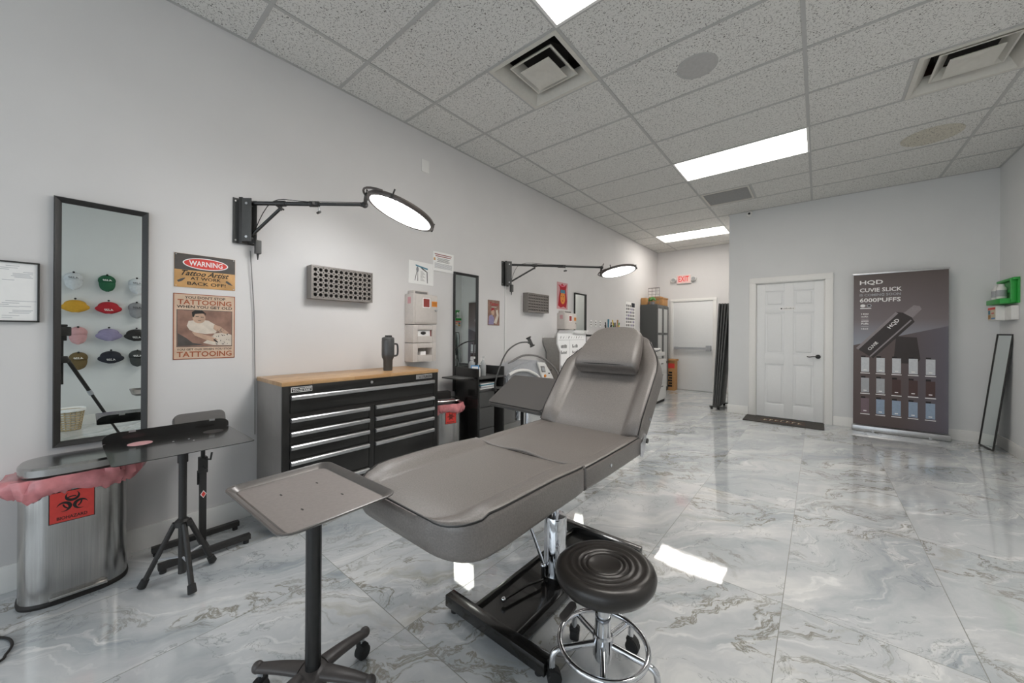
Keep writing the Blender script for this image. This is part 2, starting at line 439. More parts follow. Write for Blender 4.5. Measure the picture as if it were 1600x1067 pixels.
WX, BY, RX, FY, CX, CH, SY = -2.975, 6.865, 1.607, 9.01, -1.122, 3.213, -2.6
def frame(o, u, v):
    u, v = Vector(u), Vector(v); n = u.cross(v)
    return Matrix(((u.x, v.x, n.x, o[0]), (u.y, v.y, n.y, o[1]), (u.z, v.z, n.z, o[2]), (0, 0, 0, 1)))
def LW(y, z, off=0.001): return frame((WX + off, y, z), (0, 1, 0), (0, 0, 1))       # on the left wall
def BW(x, z, Y=BY, off=0.001): return frame((x, Y - off, z), (1, 0, 0), (0, 0, 1))    # on a wall facing the viewer
def RW(y, z, off=0.001): return frame((RX - off, y, z), (0, -1, 0), (0, 0, 1))      # on the right wall

# ------------------------------------------------------------------ the room
struct('floor', MB().box((WX - .1, SY - .1, -.1), (RX + .1, FY + .1, 0), M['floor']))
struct('wall_left', MB().box((WX - .1, SY - .1, 0), (WX, FY + .1, CH + .2), M['wallL']))
struct('wall_right', MB().box((RX, SY - .1, 0), (RX + .1, BY + .1, CH + .2), M['wall']))
mb = MB()   # near back wall with the opening of the six-panel door
mb.box((CX, BY, 0), (-0.765, BY + .12, CH + .2), M['wall']).box((0.085, BY, 0), (RX, BY + .12, CH + .2), M['wall']).box((-0.765, BY, 2.07), (0.085, BY + .12, CH + .2), M['wall'])
mb.box((CX, BY + .12, 0), (CX + .12, FY, CH + .2), M['wall']).box((-0.9, BY + .12, 0), (0.2, BY + .16, 2.2), M['wall'])  # last box: unseen backing added behind the door to stop stray light
struct('wall_back', mb)
struct('wall_hallway', MB().box((WX, FY, 0), (CX + .12, FY + .1, CH + .2), M['wallL']))
mb = MB()   # storefront wall behind the camera
mb.box((WX, SY - .1, 0), (-2.85, SY, CH + .2), M['wall']).box((1.48, SY - .1, 0), (RX, SY, CH + .2), M['wall'])
mb.box((-2.85, SY - .1, 0), (1.48, SY, .12), M['wall']).box((-2.85, SY - .1, 2.7), (1.48, SY, CH + .2), M['wall'])
struct('wall_front', mb)
mb = MB()
for x in (-2.85, -1.42, 0.0, 1.43):
    mb.box((x, SY - .07, .12), (x + .05, SY - .02, 2.7), M['alu'])
mb.box((-2.85, SY - .07, .12), (1.48, SY - .02, .17), M['alu']).box((-2.85, SY - .07, 2.65), (1.48, SY - .02, 2.7), M['alu'])
struct('window_1', mb)

# ceiling: tiles with the lights and vents left open, grid bars hung under them
GX = [WX, -2.52, -1.30, -0.08, 1.14, RX]; G0 = 1.98; GS = 0.61
rows = [SY] + [G0 + GS * k for k in range(-7, 12)] + [FY]
rows = [SY] + [r for r in rows[1:-1] if SY + .02 < r < FY - .02] + [FY]
LIGHTS = [(-1.30, -0.08, 1.37), (-1.30, -0.08, 4.42), (-2.52, -1.30, 7.47), (-0.08, 1.14, 1.98)]  # last light is added out of view to brighten the back wall
VENTS = [(-1.91, -1.30, 1.98), (0.53, 1.14, 3.81), (-1.30, -0.69, 5.64)]
xsb = sorted(set(GX + [-1.91, 0.53, -0.69]))
mb = MB()
def hole(xa, xb, ya, yb):
    xm, ym = (xa + xb) / 2, (ya + yb) / 2
    for a, b_, y in LIGHTS + VENTS:
        if a < xm < b_ and y - .01 < ym < y + GS + .01: return True
    return False
for xa, xb in zip(xsb, xsb[1:]):
    for ya, yb in zip(rows, rows[1:]):
        if hole(xa, xb, ya, yb): continue
        if xa >= CX - .01 + .12 and ya > BY + .1: continue
        mb.box((xa, ya, CH), (xb, yb, CH + .02), M['ceil'])
mb.box((WX - .1, SY - .1, CH + .22), (RX + .1, FY + .1, CH + .25), M['duct'])
struct('ceiling', mb)
mb = MB(); B = .012
for x in GX[1:-1]:
    mb.box((x - B, SY, CH - .004), (x + B, FY if x < CX else BY, CH + .001), M['tbar'])
for y in rows[1:-1]:
    mb.box((WX, y - B, CH - .0035), (RX if y < BY else CX, y + B, CH + .001), M['tbar'])
for x0, x1, y0, y1 in ((WX, WX + .02, SY, FY), (RX - .02, RX, SY, BY), (CX, RX, BY - .02, BY), (WX, CX, FY - .02, FY), (CX - .02, CX, BY, FY)):
    mb.box((x0, y0, CH - .003), (x1, y1, CH + .001), M['tbar'])
for x, y in ((-1.91, 1.98), (0.53, 3.81), (-0.69, 5.64)):
    mb.box((x - B, y, CH - .003), (x + B, y + GS, CH + .001), M['tbar'])
struct('trim_1', mb)

# baseboards
BBH = .13
struct('baseboard_left', MB().box((WX, SY, 0), (WX + .014, 7.9, BBH), M['trim'], .004))
struct('baseboard_right', MB().box((RX - .014, SY, 0), (RX, BY, BBH), M['trim'], .004))
mb = MB().box((CX, BY - .014, 0), (-0.845, BY, BBH), M['trim'], .004).box((0.165, BY - .014, 0), (RX - .014, BY, BBH), M['trim'], .004)
struct('baseboard_back', mb)
struct('baseboard_hallway', MB().box((-1.70, FY - .014, 0), (CX, FY, BBH), M['trim'], .004).box((CX - .014, BY, 0), (CX, FY - .014, BBH), M['trim'], .004))

# six-panel door
def door_root(name, loc):
    o = bpy.data.objects.new(name, None); COL.objects.link(o); o.location = loc; WORLD[o.name] = Vector(loc); o['kind'] = 'structure'; return o
dr = door_root('door_1', (-0.34, BY, 0))
mb = MB(BW(0, 0, BY, 0)); X0, X1 = -0.765, 0.085
for a, b_ in ((X0 - .075, X0 + .012), (X1 - .012, X1 + .075)):
    mb.box((a, 0, 0), (b_, 2.14, .022), M['trim'], .006)
mb.box((X0 - .075, 2.06, 0), (X1 + .075, 2.145, .024), M['trim'], .006)
for a in (X0, X1 - .02): mb.box((a, 0, -.1), (a + .02, 2.07, .0), M['trim'])
mb.box((X0, 2.05, -.1), (X1, 2.07, 0), M['trim'])
mb.build('door_frame', dr)
mb = MB(BW(0, 0, BY, 0))
mb.box((X0 + .022, .006, -.065), (X1 - .022, 2.048, -.045), M['door'])
cw = (X1 - X0 - .044); xl = X0 + .022
cols = ((xl + .11, xl + cw/2 - .055), (xl + cw/2 + .055, xl + cw - .11))
rws = ((.20, .82), (.98, 1.60), (1.70, 1.93))
# stiles and rails around recessed panels
F0, F1 = -.045, -.030
mb.box((xl, .006, F0), (cols[0][0], 2.048, F1), M['door'], .002)
mb.box((cols[1][1], .006, F0), (xl + cw, 2.048, F1), M['door'], .002)
mb.box((cols[0][1], .006, F0), (cols[1][0], 2.048, F1), M['door'], .002)
for z0, z1 in ((.006, .20), (.82, .98), (1.60, 1.70), (1.93, 2.048)):
    for a, b_ in cols: mb.box((a, z0, F0), (b_, z1, F1), M['door'], .002)
for a, b_ in cols:
    for z0, z1 in rws: mb.box((a + .03, z0 + .03, F0), (b_ - .03, z1 - .03, F1 - .002), M['door'], .007)
slab = mb.build('door_slab', dr)
mb = MB(BW(0, 0, BY, 0)); hx = X1 - .085
mb.cyl((hx, .95, -.03), (hx, .95, -.018), .03, M['black'], n=24).cyl((hx, .95, -.018), (hx, .95, .025), .009, M['black'])
mb.tube([(hx, .95, .022), (hx - .05, .952, .026), (hx - .10, .944, .026), (hx - .125, .952, .024)], .0075, M['black'], smooth=4)
mb.build('door_handle', slab, 'dark bronze lever handle')
mb = MB(BW(0, 0, BY, 0)).box((-.455, 1.635, F1), (-.265, 1.685, F1 + .003), M['bwhite'], .001)
mb.box((-.44, 1.652, F1 + .003), (-.42, 1.668, F1 + .0036), M['dgrey'])
for k in range(8): mb.box((-.405 + .016 * k, 1.652, F1 + .003), (-.397 + .016 * k, 1.664 + .004 * (k % 3), F1 + .0036), M['grey'])
tag(mb.build('door_plate'), 'small white lettered plate on the six-panel white door', 'sign')

# exit door with crash bar
dr2 = door_root('door_2', (-2.15, FY, 0))
mb = MB(BW(0, 0, FY, 0))
mb.box((-2.66, 0, 0), (-2.60, 2.06, .03), M['trim'], .004).box((-1.77, 0, 0), (-1.70, 2.06, .03), M['trim'], .004).box((-2.66, 2.02, 0), (-1.70, 2.08, .035), M['trim'], .004)
mb.build('door_frame', dr2)
s2 = MB(BW(0, 0, FY, 0)).box((-2.60, .01, 0), (-1.77, 2.02, .012), M['door'], .003).build('door_slab', dr2)
mb = MB(BW(0, 0, FY, 0)).box((-2.55, .93, .05), (-1.86, .98, .085), M['greyl'], .008).box((-1.90, .90, .012), (-1.80, 1.02, .09), M['greyl'], .01).box((-2.56, .925, .012), (-2.48, .985, .088), M['greyl'], .008)
mb.build('push_bar', s2, 'grey push bar across the exit door')

# ------------------------------------------------------------------ ceiling fittings
def ceiling_light(a, b_, y, label):
    t = thing('ceiling_light', label, 'ceiling light', ((a + b_) / 2, y + GS / 2, CH), 'fluorescent ceiling lights')
    mb = MB(); f = .018
    for lo, hi in (((a, y), (b_, y + f)), ((a, y + GS - f), (b_, y + GS)), ((a, y + f), (a + f, y + GS - f)), ((b_ - f, y + f), (b_, y + GS - f))):
        mb.box((*lo, CH - .005), (*hi, CH + .03), M['trim'])
    mb.build('frame', t)
    MB().box((a + f, y + f, CH + .006), (b_ - f, y + GS - f, CH + .012), M['panel']).build('diffuser', t)
for (a, b_, y), lb in zip(LIGHTS, ('lit rectangular ceiling light cut off by the top edge of the picture', 'lit rectangular ceiling light in front of the six-panel door wall',
                                   'lit rectangular ceiling light furthest away, over the exit door hallway', 'added unseen ceiling light brightening the back wall, one row over from the nearest, toward the cap wall')):
    ceiling_light(a, b_, y, lb)

def diffuser_vent(x, y, label, broken=False):
    S = GS; cx_, cy_ = x + S/2, y + S/2
    t = thing('ceiling_vent', label, 'ceiling vent', (cx_, cy_, CH), 'louvered ceiling vents')
    mb = MB()
    h = S / 2 - .008
    def sq(r, z): return [Vector((cx_ + sx * r, cy_ + sy_ * r, CH + z)) for sx, sy_ in ((-1, -1), (1, -1), (1, 1), (-1, 1))]
    mb.rings([sq(h, .002), sq(h, -.008), sq(h - .03, -.008), sq(h - .085, .075), sq(h - .085, .10)], M['vent'], cap=False)
    mb.build('frame', t)
    mb = MB().box((cx_ - .27, cy_ - .27, CH + .19), (cx_ + .27, cy_ + .27, CH + .2), M['duct'])
    mb.rings([sq(h - .085, .10), sq(h - .07, .13), sq(h - .05, .2)], M['duct'] if not broken else M['ductred'], cap=False)
    mb.lathe([(.17, .105), (.18, .11), (.18, .19)], M['duct'], (cx_, cy_, CH), n=24)
    mb.build('duct', t, 'dark duct opening')
    for i, (r, z) in enumerate(((.185, .028), (.125, .004))):
        mb = MB()
        if i == 0:
            mb.rings([sq(r, z - .004), sq(r - .012, z - .006), sq(r - .065, z + .055), sq(r - .060, z + .062), sq(r - .002, z + .004), sq(r, z - .004)], M['vent'], cap=False)
        else:
            mb.rings([sq(.004, z + .022), sq(r - .055, z + .004), sq(r - .012, z - .006), sq(r, z - .004), sq(r, z + .002), sq(r - .05, z + .03), sq(.004, z + .034)], M['vent'])
        mb.build('louver_ring' if i == 0 else 'centre_cone', t)
diffuser_vent(-1.91, 1.98, 'square stepped air vent beside the nearest ceiling light')
diffuser_vent(0.53, 3.81, 'square stepped air vent with exposed duct at upper right ceiling', True)
t = thing('return_vent', 'flat grey return air grille beside the security camera', 'ceiling vent', (-.995, 5.945, CH))
MB().box((-1.285, 5.655, CH - .004), (-.705, 5.69, CH + .01), M['vent']).box((-1.285, 6.2, CH - .004), (-.705, 6.235, CH + .01), M['vent']).box((-1.285, 5.69, CH - .004), (-1.26, 6.2, CH + .01), M['vent']).box((-.73, 5.69, CH - .004), (-.705, 6.2, CH + .01), M['vent']).build('frame', t)
mb = MB()
for k in range(22): mb.box((-1.26, 5.695 + k * .023, CH), (-.73, 5.70 + k * .023, CH + .015), M['spk'])
mb.box((-1.26, 5.69, CH + .02), (-.73, 6.2, CH + .03), M['dgrey']); mb.build('grille', t)
t = thing('ceiling_speaker', 'round flush grey speaker in the ceiling tile', 'speaker', (-.69, 2.92, CH))
MB().lathe([(.118, .002), (.118, -.004), (.128, -.006), (.135, -.003), (.136, .002)], M['tbar'], (-.69, 2.92, CH), n=48).build('bezel', t)
MB().lathe([(.001, -.005), (.118, -.003), (.118, .002)], M['spk'], (-.69, 2.92, CH), n=48).build('grille', t)
o = MB().lathe([(.001, -.004), (.21, -.004), (.213, .002)], M['ceilstain'], (.84, 5.37, CH), n=48).build('ceiling_patch')
tag(rebase(o, (.84, 5.37, CH)), 'round beige patch covering a hole in the ceiling tile', 'ceiling patch')
t = thing('security_camera', 'small white dome security camera at top corner of wall', 'security camera', (-.84, BY, 3.17))
MB().cyl((-.84, BY, 3.165), (-.84, BY - .03, 3.165), .032, M['white'], bev=.004).build('mount', t)
MB().ball((-.84, BY - .045, 3.16), .042, M['white']).build('housing', t)
MB().cyl((-.84, BY - .08, 3.157), (-.838, BY - .09, 3.155), .016, M['ink']).build('lens', t)

# ------------------------------------------------------------------ left wall: mirrors, signs
def wall_mirror(y0, y1, z0, z1, fw, label, off=.001, dep=.03, Tm=None):
    T = Tm or LW(0, 0, off)
    loc = T @ Vector(((y0 + y1) / 2, z0, 0))
    t = thing('wall_mirror', label, 'mirror', loc, 'tall narrow mirrors in thin dark frames')
    mb = MB(T)
    prof = ((0, 0), (0, dep * .8), (fw * .15, dep), (fw * .6, dep * .75), (fw, dep * .4), (fw, 0))
    rs = []
    for d, z in prof: rs.append([Vector(p) for p in ((y0 + d, z0 + d, z), (y1 - d, z0 + d, z), (y1 - d, z1 - d, z), (y0 + d, z1 - d, z))])
    mb.rings(rs, M['black'], cap=False); mb.build('frame', t)
    MB(T).box((y0 + fw - .002, z0 + fw - .002, .002), (y1 - fw + .002, z1 - fw + .002, .008), M['mirror']).build('glass', t)
wall_mirror(-.058, .283, .66, 1.93, .026, 'tall black framed wall mirror above the steel biohazard bin')
wall_mirror(2.59, 2.945, .64, 1.905, .026, 'tall black framed wall mirror beside the grey glove dispensers')
wall_mirror(5.09, 5.46, .66, 1.91, .022, 'tall thin framed wall mirror furthest along the left wall')

def card(name, cat, label, T, w, h, m, dep=.004, bev=.0, group=None):
    t = thing(name, label, cat, T @ Vector((w / 2, h / 2, 0)), group)
    MB(T).box((0, 0, 0), (w, h, dep), m, bev).build('panel', t)
    return t

# framed certificate
T = LW(-.50, 1.291)
t = thing('framed_certificate', 'white certificate in a thin black frame at the left edge', 'certificate', T @ Vector((.2, .14, 0)))
mb = MB(T); 
for lo, hi in (((0, 0), (.40, .007)), ((0, .284), (.40, .291)), ((0, 0), (.007, .291)), ((.393, 0), (.40, .291))): mb.box((*lo, 0), (*hi, .018), M['black'], .001)
mb.build('frame', t); mb = MB(T).box((.006, .006, 0), (.394, .285, .01), M['bwhite'])
for i, (x, y, w) in enumerate(((.30, .268, .04), (.285, .258, .05), (.28, .25, .03), (.35, .24, .03), (.32, .232, .06), (.32, .226, .05), (.315, .22, .06), (.325, .214, .055), (.29, .20, .035), (.30, .10, .09), (.29, .09, .05), (.27, .082, .04), (.28, .073, .06), (.34, .075, .035), (.32, .055, .06), (.32, .049, .055), (.31, .042, .06), (.29, .03, .05), (.29, .02, .03), (.10, .1, .12), (.08, .2, .15))):
    mb.box((x, y, .0101), (x + w, y + .002, .0104), M['greyl'])
mb.build('paper', t)

# WARNING sign
w, h = .30, .205; T = LW(.395, 1.522)
t = thing('warning_sign', 'metal warning sign reading tattoo artist at work back off', 'sign', T @ Vector((w/2, h/2, 0)))
MB(T).box((0, 0, 0), (w, h, .003), M['signgold'], .001).build('plate', t)
mb = MB(T).box((.001, h * .52, .003), (w - .001, h - .001, .0036), M['signgrey'])
ell = lambda cx_, cy_, a, b_, n=40: [(cx_ + a * math.cos(2*PI*i/n), cy_ + b_ * math.sin(2*PI*i/n)) for i in range(n)]
mb.prism(ell(w/2, h * .74, .112, .036), .0036, .0040, M['bwhite']).prism(ell(w/2, h * .74, .106, .031), .0040, .0044, M['red'])
mb.text('WARNING', w/2, h * .74 - .016, .032, M['bwhite'], w=.165, z=.0048, align='c')
mb.text('Tattoo Artist', w/2, .073, .032, M['ink'], w=.235, z=.0036, align='c', shear=.45)
mb.text('AT WORK', w/2, .048, .02, M['ink'], w=.15, z=.0036, align='c').text('BACK OFF!', w/2 + .005, .016, .021, M['ink'], w=.19, z=.0036, align='c')
for sx in (-1, 1):
    Tm = Matrix.Translation((w/2 + sx * .118, .045, 0)) @ Matrix.Rotation(rad(-35 * sx), 4, 'Z')
    mb.prism([(-.02, -.006), (.0, -.008), (.02, -.002), (.022, .001), (0, .006), (-.02, .006)], .003, .0036, M['dgrey'], T=Tm)
for x in (.008, w - .008):
    for y in (.008, h - .008): mb.cyl((x, y, .003), (x, y, .006), .003, M['alu'], n=10)
mb.build('lettering', t)

# YOU DON'T STOP TATTOOING poster
w, h = .303, .402; T = LW(.392, 1.081)
t = thing('tattooing_poster', 'brown poster reading you do not stop tattooing below the warning sign', 'poster', T @ Vector((w/2, h/2, 0)))
MB(T).box((0, 0, 0), (w, h, .002), M['signcream']).build('sheet', t)
mb = MB(T)
b_ = .004
for lo, hi in (((0, 0), (w, b_)), ((0, h - b_), (w, h)), ((0, 0), (b_, h)), ((w - b_, 0), (w, h))): mb.box((*lo, .002), (*hi, .0024), M['rust'])
mb.text("YOU DON'T STOP", w/2, h - .03, .017, M['ink'], w=.2, z=.0026, align='c').text('TATTOOING', w/2, h - .066, .031, M['rust'], w=.265, z=.0026, align='c').text('WHEN YOU GET OLD', w/2, h - .088, .017, M['ink'], w=.272, z=.0026, align='c')
mb.text('YOU GET OLD WHEN YOU STOP', w/2, .054, .012, M['ink'], w=.27, z=.0026, align='c').text('TATTOOING', w/2, .013, .034, M['rust'], w=.27, z=.0026, align='c')
mb.build('lettering', t)
mb = MB(T).box((.015, .075, .002), (w - .015, h - .098, .0024), M['dgrey']).box((.018, .078, .0024), (w - .018, h - .101, .0026), M['brownpic'])
sh = lambda pts, m, z: mb.prism(pts, z, z + .0002, m)
sh([(.06, .13), (.09, .10), (.14, .09), (.12, .085), (.02, .08), (.02, .16)], M['signgrey'], .0026)
sh([(.07, .235), (.062, .205), (.075, .18), (.10, .165), (.15, .155), (.20, .16), (.215, .18), (.20, .215), (.165, .24), (.12, .245)], M['pale'], .0027)   # white shirt
sh([(.195, .215), (.225, .205), (.27, .165), (.26, .155), (.21, .17), (.19, .19)], M['skin'], .0028)                                                      # far arm
sh([(.085, .17), (.12, .16), (.18, .14), (.215, .12), (.20, .105), (.15, .12), (.10, .145)], M['skin'], .0029)                                            # near arm
sh([(.14, .10), (.19, .085), (.285, .082), (.285, .15), (.25, .165), (.20, .16), (.175, .13)], M['pale'], .0027)                                          # client's arm
sh(ell(.12, .255, .031, .034), M['skin'], .0031)                                                                                                         # head
sh([(.088, .262), (.085, .29), (.10, .302), (.135, .302), (.152, .285), (.152, .27), (.145, .284), (.12, .282), (.10, .278), (.095, .26)], M['ink'], .0033)
for x0, y0 in ((.103, .262), (.128, .258)): sh([(x0, y0), (x0 + .016, y0 + .001), (x0 + .015, y0 + .004), (x0, y0 + .004)], M['ink'], .0034)
sh([(.115, .238), (.13, .237), (.13, .240), (.115, .241)], M['ink'], .0034)
rr = random.Random(3)
for k in range(34):
    x0, y0 = rr.uniform(.18, .275), rr.uniform(.088, .155)
    if k > 22: x0, y0 = rr.uniform(.20, .25), .19 - (rr.uniform(0, .02)) - .35 * (0.0 if k % 2 else .02)
    a = rr.uniform(0, PI); q = rr.uniform(.003, .008)
    sh([(x0 + q * math.cos(a), y0 + q * math.sin(a)), (x0 - .002 * math.sin(a), y0 + .002 * math.cos(a)), (x0 - q * math.cos(a), y0 - q * math.sin(a)), (x0 + .002 * math.sin(a), y0 - .002 * math.cos(a))], M['dgrey'], .0032)
sh([(.19, .118), (.212, .10), (.216, .104), (.196, .124)], M['ink'], .0035)
mb.build('illustration', t)

# papers on the wall over the dispensers
T = LW(2.035, 1.728) @ Matrix.Rotation(rad(-1), 4, 'Z')
t = card('wall_certificate', 'certificate', 'white certificate with blue emblem taped above the dispensers', T, .292, .218, M['bwhite'], .003)
mb = MB(T)
mb.prism([(.075, .185), (.22, .165), (.22, .15), (.078, .172)], .003, .0033, M['teal'])
mb.prism([(.13, .165), (.16, .16), (.215, .13), (.222, .02), (.214, .02), (.206, .125), (.15, .15)], .0033, .0036, M['dgrey'])
mb.prism(ell(.098, .14, .014, .028, 16), .0034, .0037, M['capgrey']).prism([(.088, .12), (.094, .12), (.075, .03), (.068, .03)], .003, .0033, M['dgrey']).prism([(.1, .12), (.105, .12), (.108, .03), (.1, .03)], .003, .0033, M['grey'])
for k in range(9): mb.box((.135, .125 - k * .011, .003), (.135 + (.03 + .012 * (k % 3)), .128 - k * .011, .0033), M['grey'])
mb.build('print', t)
T = LW(2.32, 1.885, .002) @ Matrix.Rotation(rad(-.5), 4, 'Z')
t = card('printed_notice', 'notice', 'white printed notice with red heading pinned beside the certificate', T, .268, .195, M['bwhite'], .003)
mb = MB(T)
for k, (x0, x1) in enumerate(((.02, .24), (.03, .235))): mb.box((x0, .165 - k * .018, .003), (x1, .173 - k * .018, .0033), M['dkred'])
for k in range(5): mb.box((.05 + .01 * (k % 2), .13 - k * .009, .003), (.22 - .012 * (k % 3), .134 - k * .009, .0033), M['grey'])
for k in range(6): mb.box((.02, .075 - k * .009, .003), (.25, .079 - k * .009, .0033), M['greyl'])
mb.box((.008, .105, .003), (.03, .13, .0034), M['signgold']); mb.build('print', t)
T = LW(3.122, 1.35)
t = card('vintage_poster', 'poster', 'small vintage poster of a person in blue, beside the second mirror', T, .205, .30, M['brownpic'], .003)
mb = MB(T)
mb.prism([(.01, .01), (.10, .01), (.11, .09), (.07, .13), (.02, .11)], .003, .0033, M['caplav']).prism(ell(.085, .155, .028, .036, 20), .0033, .0036, M['skin'])
mb.prism([(.055, .17), (.06, .20), (.10, .205), (.118, .18), (.09, .185)], .0036, .0039, M['capred']).prism([(.10, .03), (.15, .02), (.19, .12), (.17, .19), (.14, .18), (.15, .12)], .0033, .0036, M['pale'])
mb.text('Tattoo', .03, .235, .04, M['capred'], w=.15, z=.0037, shear=.3).box((.06, .215, .0033), (.15, .222, .0037), M['pale'])
mb.build('illustration', t)
T = LW(4.60, 1.63)
t = card('red_poster', 'poster', 'red and orange poster of a face hanging above the second dispenser', T, .30, .40, M['cappink'], .003)
mb = MB(T)
mb.prism([(.03, .36), (.07, .33), (.08, .29), (.05, .18), (.03, .05), (.10, .02), (.18, .04), (.25, .02), (.28, .12), (.25, .3), (.27, .38), (.2, .35), (.14, .385), (.1, .36)], .003, .0033, M['capred'])
mb.prism(ell(.16, .17, .07, .095, 24), .0033, .0037, M['orange']).prism([(.09, .24), (.23, .24), (.22, .29), (.10, .29)], .0037, .004, M['teal'])
for x0 in (.12, .18): mb.prism(ell(x0, .19, .012, .006, 10), .0038, .0041, M['ink'])
mb.prism(ell(.155, .125, .018, .007, 10), .0038, .0041, M['capred'])
mb.prism([(.07, .345), (.15, .335), (.23, .35), (.22, .362), (.15, .35), (.08, .36)], .0037, .004, M['pink']); mb.build('illustration', t)
T = LW(7.115, 1.25)
t = card('licence_chart', 'notice', 'tall sheet of printed charts on the wall before the grey cabinet', T, .50, .67, M['bwhite'], .004)
mb = MB(T)
for r in range(9):
    for c in range(5):
        mb.box((.03 + c * .09, .04 + r * .066, .004), (.10 + c * .09, .085 + r * .066, .0044), M[('greyl', 'capgrey', 'caplav', 'grey', 'capgrey')[(r * 3 + c * 2) % 5]])
mb.box((.01, .315, .004), (.49, .325, .0046), M['dgrey']).box((.3, .57, .0044), (.48, .66, .0048), M['capnavy']).box((.3, .02, .0044), (.48, .06, .0048), M['capnavy'])
mb.build('print', t)
for k, y in enumerate((5.66, 5.83, 6.0)):
    t = thing('wall_socket', ('white wall socket nearest the third mirror', 'white wall socket, middle one of a row of three', 'white wall socket nearest the brush pot')[k], 'socket', (WX, y, 1.44), 'wall sockets in a row')
    MB(LW(y, 1.44)).box((-.035, -.057, 0), (.035, .057, .006), M['bwhite'], .002).build('cover', t)
    MB(LW(y, 1.44)).box((-.017, -.03, .006), (.017, -.008, .0075), M['grey']).box((-.017, .008, .006), (.017, .03, .0075), M['grey']).build('outlet', t)
t = thing('blank_wall_plate', 'white blank wall plate high up near the ceiling', 'wall plate', (WX, 2.22, 2.89))
MB(LW(2.22, 2.89)).box((-.045, -.06, 0), (.045, .06, .006), M['trim'], .002).build('cover', t)

# cord covers
o = MB(LW(3.43, 0)).box((-.008, .72, 0), (.008, 1.84, .01), M['white'], .002).build('cord_cover'); tag(rebase(o, (WX, 3.43, .9)), 'white cord cover running down from the second lamp bracket', 'cord cover')
o = MB().tube([(WX + .02, .775, 1.80), (WX + .012, .80, 1.4), (WX + .012, .808, 1.0), (WX + .012, .81, .55)], .003, M['grey'], n=6).build('lamp_cord'); tag(rebase(o, (WX, .8, 1.2)), 'thin grey cord hanging from the nearer lamp bracket', 'cord')

